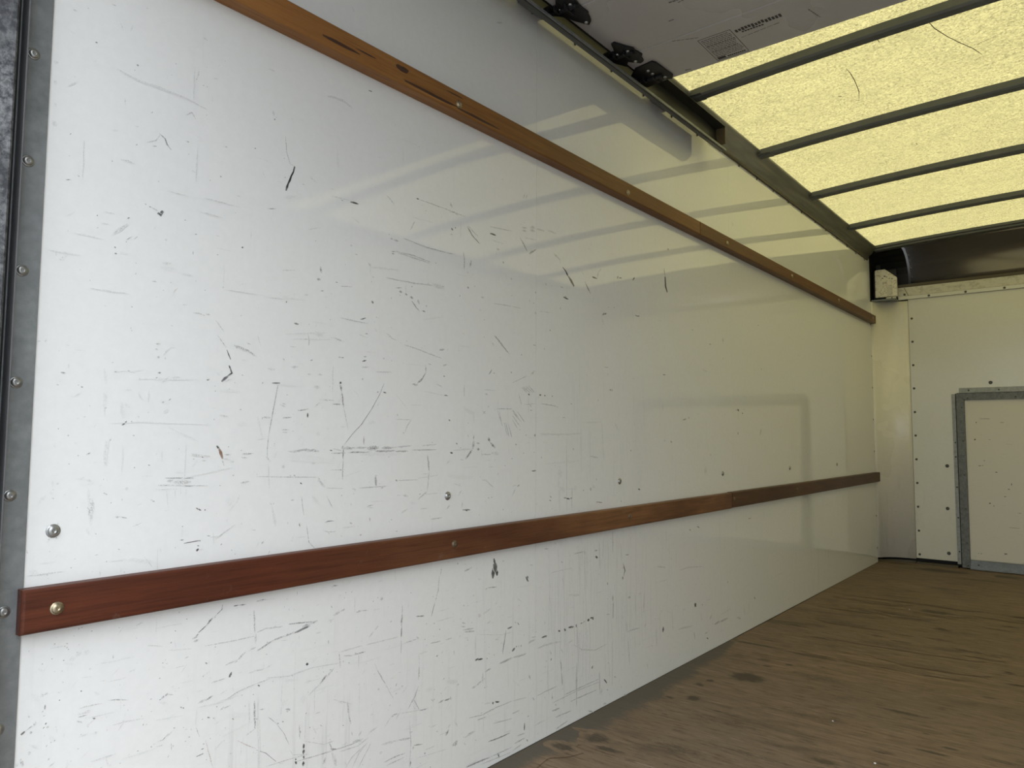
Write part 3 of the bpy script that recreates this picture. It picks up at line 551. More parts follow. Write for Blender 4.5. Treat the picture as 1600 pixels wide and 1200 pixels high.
def ribbons(rows, y, rgb_fn, ends=0.35):
    """flat marks on the wall plane: soft-edged ribbons with a colour-and-alpha attribute"""
    verts, faces, cols = [], [], []
    for a, w, pts, kind in rows:
        n = len(pts)
        base = len(verts)
        for i, (x, z) in enumerate(pts):
            q0 = pts[max(0, i - 1)]; q1 = pts[min(n - 1, i + 1)]
            dx, dz = q1[0] - q0[0], q1[1] - q0[1]
            L = math.hypot(dx, dz) or 1
            nx, nz = -dz / L, dx / L
            t = i / (n - 1)
            ww = w * (0.30 + 0.70 * math.sin(PI * min(1, max(0, 0.12 + 0.76 * t)))) * (0.95 if a > 0.55 else 0.70) * random.uniform(0.7, 1.25)
            aa = min(1.0, a * 1.15) * ((0.8 if a > 0.7 else ends) if i in (0, n - 1) else 1) * random.uniform(0.85, 1.0)
            for s, k_ in (((-0.72, 0), (-0.45, 1), (0.45, 1), (0.72, 0)) if a > 0.55 else ((-1.15, 0), (-0.5, 1), (0.5, 1), (1.15, 0))):
                verts.append((x + nx * ww * s, y, z + nz * ww * s))
                r, g, b = rgb_fn(kind)
                cols.append((r, g, b, aa * k_))
        for i in range(n - 1):
            for j in range(3):
                p_ = base + i * 4 + j
                faces.append((p_, p_ + 1, p_ + 5, p_ + 4))
    return verts, faces, cols


def densify(pts, w):
    o = [pts[0]]
    for p0, p1 in zip(pts, pts[1:]):
        L = math.hypot(p1[0] - p0[0], p1[1] - p0[1])
        m = max(1, min(10, int(L / max(0.006, w * 1.6))))
        for j in range(1, m + 1):
            t = j / m
            jx = random.uniform(-1, 1) * w * 0.16 if j < m else 0
            o.append((p0[0] + (p1[0] - p0[0]) * t + jx, p0[1] + (p1[1] - p0[1]) * t + random.uniform(-1, 1) * w * 0.16))
    if len(o) < 3:
        a_, b_ = o[0], o[-1]
        o = [a_, ((a_[0] + b_[0]) / 2, (a_[1] + b_[1]) / 2), b_]
    return o


rows = []
for rec in MARKS.split(';'):
    q = [int(v_) for v_ in rec.split(',')]
    kind = 'rust' if q[0] < 0 else 'black'
    w = q[1] * 1e-4
    pts = [(q[i] / 1000, q[i + 1] / 1000) for i in range(2, len(q), 2)]
    if len(pts) == 1:
        pts.append((pts[0][0] + 0.001, pts[0][1]))
    al_ = abs(q[0]) / 100
    rows.append((al_ if al_ > 0.6 else al_ * (0.78 + 0.45 * al_), w, densify(pts, w), kind))
# the countless hairline scuffs between them
rnd = random.Random(3)
for i in range(2000):
    x = 0.42 + 4.8 * rnd.random() ** 1.5
    z = abs(rnd.gauss(0.0, 0.52)) if rnd.random() < 0.8 else rnd.uniform(0.1, 1.5)
    if z < 0.02 or z > 1.95:
        continue
    t = rnd.random()
    ang = 0.0 if t < 0.3 else (PI / 2 if t < 0.55 else rnd.gauss(0.55, 0.4))
    L = rnd.choice((0.004, 0.008, 0.012, 0.03, 0.05)) * rnd.uniform(0.5, 1.4)
    al = rnd.uniform(0.05, 0.22) if rnd.random() < 0.88 else rnd.uniform(0.35, 0.7)
    if al > 0.35:
        L = min(L, 0.007)
    if 0.02 < abs(ang) < 1.5:
        L = min(L, 0.016)
    dx, dz = math.cos(ang) * L / 2, math.sin(ang) * L / 2
    w = rnd.uniform(0.0008, 0.002)
    rows.append((al, w, densify([(x - dx, z - dz), (x + dx, z + dz)], 0.004), 'black'))
# specks and chips
for i in range(1500):
    x = 0.42 + 4.7 * rnd.random() ** 1.7
    z = abs(rnd.gauss(0.0, 0.40)) if rnd.random() < 0.72 else rnd.uniform(0.3, 1.5)
    if z < 0.02 or z > 1.9:
        continue
    L = rnd.uniform(0.001, 0.0035)
    ang = rnd.uniform(-0.5, 1.2)
    rows.append((rnd.uniform(0.25, 0.8), rnd.uniform(0.0008, 0.0018),
                 [(x, z), (x + L * 0.5 * math.cos(ang), z + L * 0.5 * math.sin(ang)), (x + L * math.cos(ang), z + L * math.sin(ang))], 'black'))
# upright rub lines below the lower rail, right of the panel seam
for i in range(190):
    x = 1.65 + abs(rnd.gauss(0, 0.33))
    z0 = rnd.uniform(0.05, 0.46)
    z1 = min(0.5, z0 + rnd.uniform(0.04, 0.22))
    w = rnd.uniform(0.0008, 0.0022)
    rows.append((rnd.uniform(0.06, 0.22), w, densify([(x, z0), (x + rnd.uniform(-.003, .003), z1)], 0.02), 'black'))
for i in range(60):
    x = rnd.uniform(1.7, 2.6)
    z0 = rnd.uniform(0.60, 0.95)
    rows.append((rnd.uniform(0.03, 0.10), 0.0018, densify([(x, z0), (x, z0 + rnd.uniform(0.04, 0.2))], 0.02), 'black'))


def mark_rgb(kind):
    if kind == 'rust':
        return (0.20, 0.075, 0.03)
    return (0.028, 0.032, 0.034)


verts, faces, cols = ribbons(rows, -0.00025, mark_rgb)
# a small depth step per ribbon face-set keeps crossing scratches apart
verts = [(x, y - 0.0002 * ((i // 4) % 7) / 7, z) for i, (x, y, z) in enumerate(verts)]
me = bpy.data.meshes.new('scuff_marks')
me.from_pydata(verts, [], faces)
ca = me.color_attributes.new('mark', 'FLOAT_COLOR', 'POINT')
ca.data.foreach_set('color', [c_ for q in cols for c_ in q])
mk = link('scuff_marks', me, 'scuffed_white_wall', wall)
tag(mk, kind='stuff')

studs('bolt', me_big, [(x, 0, z) for x, z in ((0.427, 0.658), (1.252, 0.661), (2.029, 0.662), (2.827, 0.659), (3.625, 0.658), (4.42, 0.656))], wall, '-y')
studs('screw', me_screw, [(x, -0.0005, z) for x, z in (
    (1.568, 1.977), (1.78, 1.978), (1.99, 1.979), (2.201, 1.977), (2.413, 1.976), (2.63, 1.978), (2.781, 1.989), (2.844, 1.984),
    (3.048, 1.979), (3.258, 1.979), (3.47, 1.979), (3.683, 1.98), (3.891, 1.979), (4.119, 1.981), (4.319, 1.98), (4.536, 1.982),
    (4.755, 1.978), (4.962, 1.976), (5.168, 1.974))], wall, '-y')
studs('screw', me_screw, [(5.287, 0, z) for z in (1.56, 1.349, 1.139, 0.928, 0.72, 0.301, 0.094)], wall, '-y')

# ------------------------------------------------------------------ right wall (outside the frame, seen in reflections)
bm = box(bmesh.new(), X0 - 0.02, 5.53, -WID - 0.03, -WID - 0.017, -0.06, 2.10)
wr = tag(put('wall_right', bm, 'seam_dark'), kind='structure')
for i in range(3):
    bm = box(bmesh.new(), seams[i] + 0.0009, (seams[i + 1] if i < 2 else 5.40) - 0.0009, -WID - 0.016, -WID, 0.004, 2.06, 0.001)
    put('wall_panel', bm, 'gloss_white_wall', wr)

# ------------------------------------------------------------------ front wall
bm = box(bmesh.new(), 5.50, 5.53, -WID - 0.016, 0.016, -0.06, 2.12)
wf = tag(put('wall_front', bm, 'dark_cavity'), kind='structure')
# flat panel
bm = box(bmesh.new(), LX, LX + 0.016, -WID + 0.20, -0.206, 0.036, 1.722, 0.001)
put('front_panel', bm, 'front_wall_white', wf)
# coved corner panel
arc = []
for i in range(13):
    t = i / 12
    x = 5.301 + (5.409 - 5.301) * t
    y = -0.001 + (-0.204 + 0.001) * t
    bul = 0.034 * math.sin(PI * t)
    nx, ny = 0.203, 0.108
    L = math.hypot(nx, ny)
    arc.append((x + nx / L * bul, y + ny / L * bul))
bm = bmesh.new()
sheet(bm, arc, 2, 0.030, 1.715, 0.004)
bm.normal_update()
for f in bm.faces:
    f.smooth = abs(f.normal.z) < 0.5
o = put('corner_panel', bm, 'corner_cream', wf)
bm = bmesh.new()
sheet(bm, [(x, -WID - y) for x, y in arc][::-1], 2, 0.030, 1.715, 0.004)
bm.normal_update()
for f in bm.faces:
    f.smooth = abs(f.normal.z) < 0.5
put('corner_panel', bm, 'corner_cream', wf)
# grimy floor trough in front of the gap
bm = box(bmesh.new(), LX - 0.012, LX + 0.02, -0.44, -0.206, -0.018, 0.012, 0.003)
put('floor_angle', bm, 'gasket_brown', wf)
arc2 = [(x + 0.006, y + 0.004) for x, y in arc]
bm = bmesh.new(); sheet(bm, arc2, 2, -0.018, 0.016, 0.02)
put('floor_angle', bm, 'gasket_brown', wf)

# header above the flat panel
bm = box(bmesh.new(), LX - 0.012, LX + 0.03, -WID, -0.150, 1.7225, 1.745, 0.0015)
put('header_angle', bm, 'front_wall_white', wf)
bm = box(bmesh.new(), LX - 0.006, LX + 0.05, -WID, -0.128, 1.7465, 1.805, 0.002)
put('header_band', bm, 'header_band_dirty', wf)
bm = box(bmesh.new(), LX - 0.004, LX + 0.085, -WID, -0.128, 1.8065, 1.826, 0.002)
put('header_gasket', bm, 'gasket_brown', wf)
studs('rivet', me_front, [(LX - 0.012, y, 1.7335) for y in (-0.331, -0.536, -0.742, -0.948, -1.154, -1.36, -1.566, -1.772, -1.978)], wf, '-x')
studs('rivet', me_front, [(LX - 0.006, -0.188, 1.757)], wf, '-x')
# slanted joint in the band
bm = bmesh.new()
prism(bm, [(-0.185, 1.803), (-0.188, 1.803), (-0.213, 1.748), (-0.209, 1.748)], 0, LX - 0.0068, LX - 0.0058)
put('band_joint', bm, 'gasket_brown', wf)

# coved nose panel between header and roof, and its black end cap
nose = [(5.245, 2.066), (5.285, 2.056), (5.345, 2.043), (5.394, 2.022), (5.434, 1.993), (5.463, 1.958), (5.480, 1.915), (5.489, 1.870), (5.498, 1.82)]
bm = bmesh.new(); sheet(bm, nose, 1, -WID - 0.012, -0.212, 0.003)
bm.normal_update()
for f in bm.faces:
    f.smooth = abs(f.normal.y) < 0.5
put('nose_panel', bm, 'nose_panel_skin', wf)
studs('rivet', me_screw, [(5.393, -0.222, 2.018), (5.434, -0.222, 1.987), (5.464, -0.222, 1.942), (5.482, -0.222, 1.885)], wf, '-x')
bm = bmesh.new(); sheet(bm, [(x - 0.004, z - 0.004) for x, z in nose], 1, -0.1985, 0.012, 0.004)
put('end_cap', bm, 'black_painted_steel', wf)
bm = box(bmesh.new(), 5.302, 5.47, 0.004, 0.014, 1.72, 2.06)
put('end_cap', bm, 'black_painted_steel', wf)
bm = bmesh.new(); prism(bm, [(5.40, 1.80), (5.47, 1.80), (5.47, 1.90), (5.43, 1.955), (5.40, 1.975)], 1, -0.045, -0.020)
put('gusset', bm, 'black_painted_steel', wf)
# small ledge brackets under the corner block
bm = box(bmesh.new(), 5.31, 5.40, -0.150, -0.004, 1.716, 1.726, 0.001)
put('corner_ledge', bm, 'galvanised_steel', wf)
bm = box(bmesh.new(), 5.335, 5.345, -0.150, -0.090, 1.722, 1.740, 0.0015)
put('corner_tab', bm, 'header_band_dirty', wf)
studs('screw', me_screw, [(5.335, -0.125, 1.732)], wf, '-x')

studs('screw', me_front, [(LX, -0.2245, z) for z in (1.594, 1.440, 1.285, 1.132, 0.977, 0.824, 0.670, 0.517, 0.364, 0.211, 0.060)], wf, '-x')
studs('bolt', me_frontb, [(LX, -0.397, 0.632), (LX, -0.391, 0.363), (LX, -0.389, 0.083), (LX, -0.648, 1.153), (LX, -1.15, 1.153), (LX, -1.65, 1.153)], wf, '-x')

# ------------------------------------------------------------------ roof
bm = bmesh.new()
NY, NX = 24, 10
xa, xb = X0 - 0.05, 5.27
grid = []
for j in range(NY + 1):
    y = -0.028 - (WID - 0.056) * j / NY
    grid.append([bm.verts.new((xa + (xb - xa) * i / NX, y, roof_z(y))) for i in range(NX + 1)])
for j in range(NY):
    for i in range(NX):
        f = bm.faces.new((grid[j][i], grid[j][i + 1], grid[j + 1][i + 1], grid[j + 1][i])); f.smooth = True
roof = tag(put('ceiling', bm, 'translucent_fibreglass'), kind='structure')
# cracks and scratches in the fibreglass
CR = [([(2.497, -0.814), (2.583, -0.826), (2.664, -0.850), (2.734, -0.876), (2.801, -0.904), (2.869, -0.923)], 0.0032),
      ([(2.801, -0.908), (2.777, -0.924), (2.764, -0.958), (2.75, -0.99)], 0.0016),
      ([(2.666, -0.542), (2.71, -0.544), (2.772, -0.542), (2.82, -0.538), (2.876, -0.532), (2.953, -0.513)], 0.0028),
      ([(2.93, -0.50), (2.953, -0.513), (2.943, -0.534)], 0.0022),
      ([(2.526, -0.67), (2.558, -0.672)], 0.006),
      ([(3.042, -0.959), (3.08, -0.986)], 0.0028),
      ([(3.115, -0.075), (3.100, -0.10)], 0.0022),
      ([(2.86, -0.462), (2.874, -0.472)], 0.008),
      ([(3.55, -0.60), (3.57, -0.602)], 0.007), ([(4.05, -0.45), (4.075, -0.455)], 0.006)]
verts, faces = [], []
for pts, w in CR:
    b0 = len(verts)
    for i, (x, y) in enumerate(pts):
        q0 = pts[max(0, i - 1)]; q1 = pts[min(len(pts) - 1, i + 1)]
        dx, dy = q1[0] - q0[0], q1[1] - q0[1]; L = math.hypot(dx, dy)
        ww = w * (0.35 if i in (0, len(pts) - 1) else 0.9)
        for s in (-0.5, 0.5):
            xx, yy = x - dy / L * ww * s, y + dx / L * ww * s
            verts.append((xx, yy, roof_z(yy) - 0.0022))
    for i in range(len(pts) - 1):
        p_ = b0 + 2 * i
        faces.append((p_, p_ + 1, p_ + 3, p_ + 2))
me = bpy.data.meshes.new('roof_cracks'); me.from_pydata(verts, [], faces)
tag(link('roof_cracks', me, 'roof_crack', roof), kind='stuff')

# side roof rails
RAIL = [(0.02, 1.992), (-0.008, 1.992), (-0.011, 1.9945), (-0.015, 2.003), (-0.019, 2.010), (-0.027, 2.015), (-0.034, 2.022), (-0.039, 2.031),
        (-0.044, 2.039), (-0.054, 2.046), (-0.063, 2.054), (-0.065, 2.060), (-0.060, 2.064), (0.02, 2.060)]
bm = bmesh.new(); prism(bm, RAIL, 0, X0 - 0.05, 5.235)
bm.normal_update()
for f in bm.faces:
    f.smooth = len(f.verts) == 4 and abs(f.normal.x) < 0.5
rl = tag(put('trim_1', bm, 'roof_rail_aluminium'), kind='structure')
bm = bmesh.new(); prism(bm, [(0.0, 1.984), (-0.010, 1.984), (-0.010, 1.9925), (0.0, 1.9925)], 0, 2.75, 5.235)
put('sealant_lip', bm, 'gasket_brown', rl)
bm = bmesh.new(); prism(bm, [(-WID - y, z) for y, z in RAIL], 0, X0 - 0.05, 5.235)
tag(put('trim_2', bm, 'roof_rail_aluminium'), kind='structure')


def crossbeam(bm, x0, x1, prof, n=20):
    """prof: outline in (x, z below the roof); follows the roof crown from side to side"""
    rings = []
    for j in range(n + 1):
        y = -0.052 - (WID - 0.104) * j / n
        rings.append([bm.verts.new((u, y, roof_z(y) + v_)) for u, v_ in prof])
    m = len(prof)
    for A, B in zip(rings, rings[1:]):
        for i in range(m):
            bm.faces.new((A[i], A[(i + 1) % m], B[(i + 1) % m], B[i]))
    bm.faces.new(rings[0]); bm.faces.new(rings[-1])
    return bm


# front roof rail: dark beam with a bright lip
bm = crossbeam(bmesh.new(), 0, 0, [(5.205, -0.001), (5.205, -0.016), (5.216, -0.021), (5.216, -0.031), (5.224, -0.034), (5.262, -0.034), (5.262, -0.001)])
tag(put('trim_3', bm, 'bow_steel'), kind='structure')

# roof bows
ORD = ['first grey steel bow across the yellow roof, just past the raised door',
       'second grey steel bow across the yellow roof, counting from the raised door',
       'third grey steel bow across the yellow roof, next but one to the front wall',
       'grey steel roof bow closest to the front wall, last before its header']
for i, (xn, xf) in enumerate([(2.440, 2.480), (3.140, 3.180), (3.862, 3.902), (4.584, 4.622)]):
    bm = crossbeam(bmesh.new(), 0, 0, [(xn, -0.002), (xn, -0.026), (xn + 0.003, -0.030), (xn + 0.006, -0.0335), (xf - 0.002, -0.0335), (xf, -0.031), (xf, -0.002)])
    bow = put('roof_bow', bm, 'bow_steel')
    tag(bow, ORD[i], 'roof bow', 'steel bows under the roof')
    bm = box(bmesh.new(), xn - 0.012, xf + 0.012, -0.105, -0.052, 2.040, 2.0425, 0.0008)
    put('end_plate', bm, 'bow_steel', bow)

# ------------------------------------------------------------------ wooden rub rails
def rub_rail(x0, x1, z0, z1, m, label, knots=(), t=0.022):
    bm = bmesh.new()
    if x0 < 0.39:      # notched at the back where it laps over the post flange
        prism(bm, [(x0, -t), (x1, -t), (x1, -0.0006), (0.3935, -0.0006), (0.3935, -0.0037), (x0, -0.0037)], 2, z0, z1)
    else:
        box(bm, x0, x1, -t, -0.0006, z0, z1)
    bm.edges.ensure_lookup_table()
    es = [e for e in bm.edges if all(v_.co.y < -t + 0.002 for v_ in e.verts)]
    bmesh.ops.bevel(bm, geom=es, offset=0.0042, segments=3, affect='EDGES', profile=0.5)
    o = put('wooden_rail', bm, m)
    tag(o, label, 'wooden rail', 'wooden rub rails along the left wall')
    for i, (kx, kz, kl, kh) in enumerate(knots):
        n = 14
        pts = [(kx + kl * math.cos(2 * PI * j / n) * random.uniform(0.75, 1.1), kz + kh * math.sin(2 * PI * j / n) * random.uniform(0.75, 1.1)) for j in range(n)]
        bm = bmesh.new(); prism(bm, pts, 1, -t - 0.0003, -t + 0.0002)
        k_ = put('knot', bm, 'knot_wood', o)
    return o


k = NT('knot_wood')
k.done(k.mix(k.noise(80, 4, 0.7, (0.4, 1, 3)), (0.035, 0.015, 0.009), (0.075, 0.032, 0.016)), 0.55)

lo1 = rub_rail(0.385, 2.866, 0.5195, 0.5815, 'red_brown_wood', 'near board of the lower wooden rail, reddish brown, starting at the metal post')
lo3 = rub_rail(2.8675, 5.333, 0.521, 0.583, 'dark_brown_wood', 'far board of the lower wooden rail, dark brown, ending at the coved corner')
kq = 1.168 / 1.1778


def upz(z):
    return 0.797 + (z - 0.797) * kq


UPK = [(1.070, 1.606, 0.020, 0.0075), (0.90, 1.590, 0.055, 0.004), (1.16, 1.583, 0.10, 0.0042), (1.32, 1.582, 0.09, 0.0035), (1.24, 1.611, 0.03, 0.002), (0.97, 1.598, 0.03, 0.002)]
up1 = rub_rail(0.385, 2.600 * kq, 1.5655, 1.6175, 'golden_wood', 'upper wooden rail nearer the rear post, long golden brown board with dark knots',
               [(a_ * kq, upz(b_), c_, d_ * 0.9) for a_, b_, c_, d_ in UPK], 0.032)
up2 = rub_rail(2.6012 * kq, 5.300, 1.5655, 1.6175, 'brown_wood_far', 'far upper wooden rail, plain brown board ending near the white corner block', (), 0.032)
studs('bolt', me_brass, [(0.429, -0.0222, 0.5505)], lo1, '-y')
studs('bolt', me_dull, [(1.254, -0.0222, 0.5525)], lo1, '-y')
studs('bolt', me_dull, [(2.054, -0.0222, 0.552)], lo1, '-y')
studs('bolt', me_dull, [(2.886, -0.0222, 0.556), (3.657, -0.0222, 0.555), (4.46, -0.0222, 0.555), (5.26, -0.0222, 0.555)], lo3, '-y')
studs('bolt', me_brass, [(x * kq, -0.0322, upz(z)) for x, z in ((0.45, 1.592), (1.253, 1.592), (2.054, 1.590))], up1, '-y')
studs('bolt', me_brass, [(x * kq, -0.0322, upz(z)) for x, z in ((2.857, 1.593), (3.651, 1.597), (4.463, 1.597), (5.26, 1.597))], up2, '-y')

# ------------------------------------------------------------------ rear post with its flange
post = empty('rear_post', (0.33, 0.0, 0.0))
tag(post, 'galvanised steel rear door post with a bolted flange on the white wall', 'post')
put('flange', box(bmesh.new(), 0.300, 0.3920, -0.0032, 0.0002 - 0.0006, -0.02, 2.0, 0.0006), 'galvanised_steel', post)
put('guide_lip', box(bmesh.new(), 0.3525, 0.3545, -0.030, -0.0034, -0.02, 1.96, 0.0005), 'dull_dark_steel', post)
put('slot_shade', box(bmesh.new(), 0.3388, 0.3490, -0.010, -0.0034, -0.02, 1.87, 0.001), 'black_painted_steel', post)  # black strip put in the slot to stand for its shade
put('post_body', box(bmesh.new(), 0.200, 0.3385, -0.040, -0.0034, -0.9, 1.879, 0.003), 'weathered_galvanised', post)
studs('bolt', me_post, [(0.3690, -0.0032, z) for z in (1.51, 1.351, 1.191, 1.031, 0.871, 0.7125, 0.553, 0.395, 0.235)], post, '-y')

# ------------------------------------------------------------------ roll-up door stowed under the roof
ZD = 1.950
door = empty('roll_up_door', (1.2, -1.15, ZD))
tag(door, 'grey white roll-up door slid open flat under the roof on black hinges', 'door')
ds = [2.103, 1.892, 1.588, 1.284, 0.980, 0.676, 0.372]
for i in range(6):
    put('door_section', box(bmesh.new(), ds[i + 1] + 0.0012, ds[i] - 0.0012, -WID + 0.088, -0.088, ZD, ZD + 0.022, 0.002), 'door_grey_white', door)
put('end_stile', box(bmesh.new(), 0.372, 2.100, -0.087, -0.081, ZD + 0.001, ZD + 0.022, 0.001), 'black_painted_steel', door)
put('end_stile', box(bmesh.new(), 0.372, 2.100, -WID + 0.081, -WID + 0.087, ZD + 0.001, ZD + 0.022, 0.001), 'black_painted_steel', door)

H1 = [(1.57, -0.078), (1.598, -0.06), (1.601, -0.044), (1.624, -0.024), (1.659, -0.054), (1.683, -0.059), (1.72, -0.077), (1.731, -0.084), (1.717, -0.099), (1.684, -0.111), (1.679, -0.115), (1.646, -0.114), (1.631, -0.115), (1.604, -0.121), (1.575, -0.118)]
H2 = [(1.863, -0.077), (1.86, -0.089), (1.899, -0.106), (1.925, -0.119), (1.939, -0.117), (1.974, -0.122), (1.986, -0.112), (2.01, -0.107), (2.016, -0.093), (2.001, -0.079), (1.984, -0.066), (2.008, -0.046), (1.962, -0.025), (1.924, -0.029), (1.903, -0.045), (1.908, -0.06), (1.889, -0.069)]
BR = [(2.031, -0.125), (2.047, -0.132), (2.153, -0.137), (2.17, -0.125), (2.161, -0.104), (2.168, -0.068), (2.175, -0.032), (2.162, -0.025), (2.086, -0.014), (2.04, -0.06), (2.036, -0.091)]
kf = (1.944 - 0.797) / (1.985 - 0.797)


def rs(pts):
    return [(x * kf, -1.2 + (y + 1.2) * kf) for x, y in pts]


def hinge(name, outline, bolts, spindle_x, extra=None):
    q = rs(outline)
    bm = bmesh.new(); prism(bm, q, 2, 1.944, 1.9495)
    h = put(name, bm, 'black_painted_steel', door)
    # folded upstand and knuckle barrel along the seam
    bm = bmesh.new()
    tube(bm, (spindle_x, -0.088, 1.941), (spindle_x, -0.150, 1.941), 0.0065)
    box(bm, spindle_x - 0.020, spindle_x + 0.024, -0.128, -0.124, 1.932, 1.946, 0.0008)
    box(bm, spindle_x - 0.030, spindle_x - 0.004, -0.100, -0.096, 1.930, 1.946, 0.0008)
    put('knuckle', bm, 'black_painted_steel', h)
    bm = bmesh.new()
    tube(bm, (spindle_x - 0.012, -0.0625, 1.936), (spindle_x - 0.012, -0.1, 1.936), 0.005)
    tube(bm, (spindle_x - 0.012, -0.062, 1.944), (spindle_x - 0.012, -0.074, 1.944), 0.0165, 16)
    put('roller', bm, 'black_painted_steel', h)
    for bx, by in rs(bolts):
        studs('bolt', me_black, [(bx, by, 1.944)], h, '-z')
    return h


hinge('hinge', H2, [(1.927, -0.097), (1.925, -0.061), (1.995, -0.086)], 1.868)
hinge('hinge', H1, [(1.614, -0.097), (1.618, -0.058), (1.714, -0.084)], 1.565)
H3 = [(x - 0.316, y) for x, y in H1]
hinge('hinge', H3, [(1.298, -0.097), (1.302, -0.058)], 1.262)
hinge('roller_bracket', BR, [(2.073, -0.088), (2.1, -0.09), (2.145, -0.112)], 2.05)

# printed notice on the door: box of illegible small lines with a dark strip, and a heading beside it
me_ = 0.0
bm = bmesh.new()
zt = ZD - 0.0006
X1, X2, Y1, Y2 = 1.944, 2.088, -0.318, -0.416
def qd(bm, xa_, xb_, ya_, yb_, z=zt):
    box(bm, xa_, xb_, min(ya_, yb_), max(ya_, yb_), z, ZD + 0.0004)
qd(bm, X1, X1 + 0.0016, Y1, Y2); qd(bm, X2, X2 + 0.0016, Y1, Y2)
qd(bm, X1, X2, Y1, Y1 - 0.0014); qd(bm, X1, X2, Y2, Y2 + 0.0014)
rn = random.Random(5)
for i in range(13):
    xx = X1 + 0.010 + i * 0.0092
    y_ = Y1 - 0.006
    while y_ > Y2 + 0.010:
        wlen = rn.uniform(0.003, 0.011)
        qd(bm, xx, xx + (0.0042 if i in (4, 8) else 0.0026), y_, max(y_ - wlen, Y2 + 0.004))
        y_ -= wlen + 0.002
put('printed_notice', bm, 'ink', door)
bm = bmesh.new()
qd(bm, X2 - 0.017, X2 - 0.004, Y1 - 0.006, Y1 - 0.030)
for j in range(9):
    qd(bm, X2 - 0.012, X2 - 0.005, Y1 - 0.036 - j * 0.0062, Y1 - 0.0405 - j * 0.0062)
for j in range(14):
    ya_ = -0.424 - j * 0.0095
    qd(bm, 1.955 + rn.uniform(-0.004, 0.002), 1.969 + rn.uniform(-0.004, 0.003), ya_, ya_ - 0.0065)
for j in range(8):
    ya_ = -0.438 - j * 0.0080
    qd(bm, 1.974, 1.980, ya_, ya_ - 0.0058)
put('printed_heading', bm, 'ink_dark', door)
# pencil-like scuffs on the door
bm = bmesh.new()
for (xa_, ya_, xb_, yb_, w) in ((2.005, -0.425, 1.995, -0.54, 0.0028), (1.72, -0.34, 1.73, -0.40, 0.006), (1.735, -0.36, 1.725, -0.42, 0.004), (1.90, -0.26, 1.93, -0.33, 0.003),
                                (2.080, -0.215, 2.085, -0.232, 0.006), (1.98, -0.62, 2.04, -0.635, 0.003), (1.80, -0.30, 1.80, -0.315, 0.005)):
    n = 6
    for j in range(n):
        t0, t1 = j / n, (j + 0.85) / n
        p0 = Vector((xa_ + (xb_ - xa_) * t0, ya_ + (yb_ - ya_) * t0, zt + 0.0003))
        p1 = Vector((xa_ + (xb_ - xa_) * t1, ya_ + (yb_ - ya_) * t1, zt + 0.0003))
        d_ = (p1 - p0).normalized(); s_ = Vector((-d_.y, d_.x, 0)) * w * rn.uniform(0.25, 0.55)
        bm.faces.new([bm.verts.new(p0 - s_), bm.verts.new(p1 - s_), bm.verts.new(p1 + s_), bm.verts.new(p0 + s_)])
tag(put('door_scuffs', bm, 'ink', door), kind='stuff')

# ------------------------------------------------------------------ door track
track = empty('door_track', (1.5, -0.07, 1.96))
tag(track, 'steel roller track for the raised door, running below the left roof rail', 'door track')
TP = [(-0.050, 2.009), (-0.0515, 1.935), (-0.0535, 1.9275), (-0.060, 1.921), (-0.074, 1.914), (-0.086, 1.9095), (-0.0895, 1.9105), (-0.0905, 1.9135), (-0.090, 1.9165),
      (-0.0890, 1.9160), (-0.0860, 1.9130), (-0.0745, 1.9175), (-0.062, 1.9245), (-0.0565, 1.930), (-0.0545, 1.936), (-0.053, 2.0065), (-0.092, 2.0065), (-0.092, 2.009)]
bm = bmesh.new(); prism(bm, TP, 0, 0.32, 2.690)
put('channel', bm, 'track_steel', track)
bm = bmesh.new(); prism(bm, [(-0.0905, 1.9098), (-0.0935, 1.9098), (-0.0940, 1.9165), (-0.0925, 1.9185), (-0.0905, 1.9165)], 0, 0.32, 2.690)
put('lip', bm, 'galvanised_steel', track)
put('end_stop', box(bmesh.new(), 2.6905, 2.695, -0.090, -0.052, 1.940, 2.008, 0.001), 'plate_brown', track)
for x in (2.245, 1.50, 0.75):
    put('bracket', box(bmesh.new(), x, x + 0.11, -0.0500, -0.0006, 1.972, 1.990, 0.003), 'galvanised_steel', track)
# unseen header above the rear opening, added to darken the upper wall
hd = put('added_header', box(bmesh.new(), 0.18, 0.285, -WID + 0.02, -0.02, 1.88, 2.06, 0.004), 'weathered_galvanised')
tag(hd, 'unseen steel header beam added over the rear door opening to shade the upper wall', 'header beam')
# right-hand track
track2 = empty('door_track', (1.5, -WID + 0.07, 1.96))
tag(track2, 'steel roller track for the raised door on the far side, against the right wall', 'door track')
bm = bmesh.new(); prism(bm, [(-WID - y, z) for y, z in TP], 0, 0.32, 2.690)
put('channel', bm, 'roof_rail_aluminium', track2)
for x in (2.62, 0.40):
    put('bracket', box(bmesh.new(), x, x + 0.03, -WID + 0.0006, -WID + 0.0505, 2.006, 2.009), 'galvanised_steel', track2)

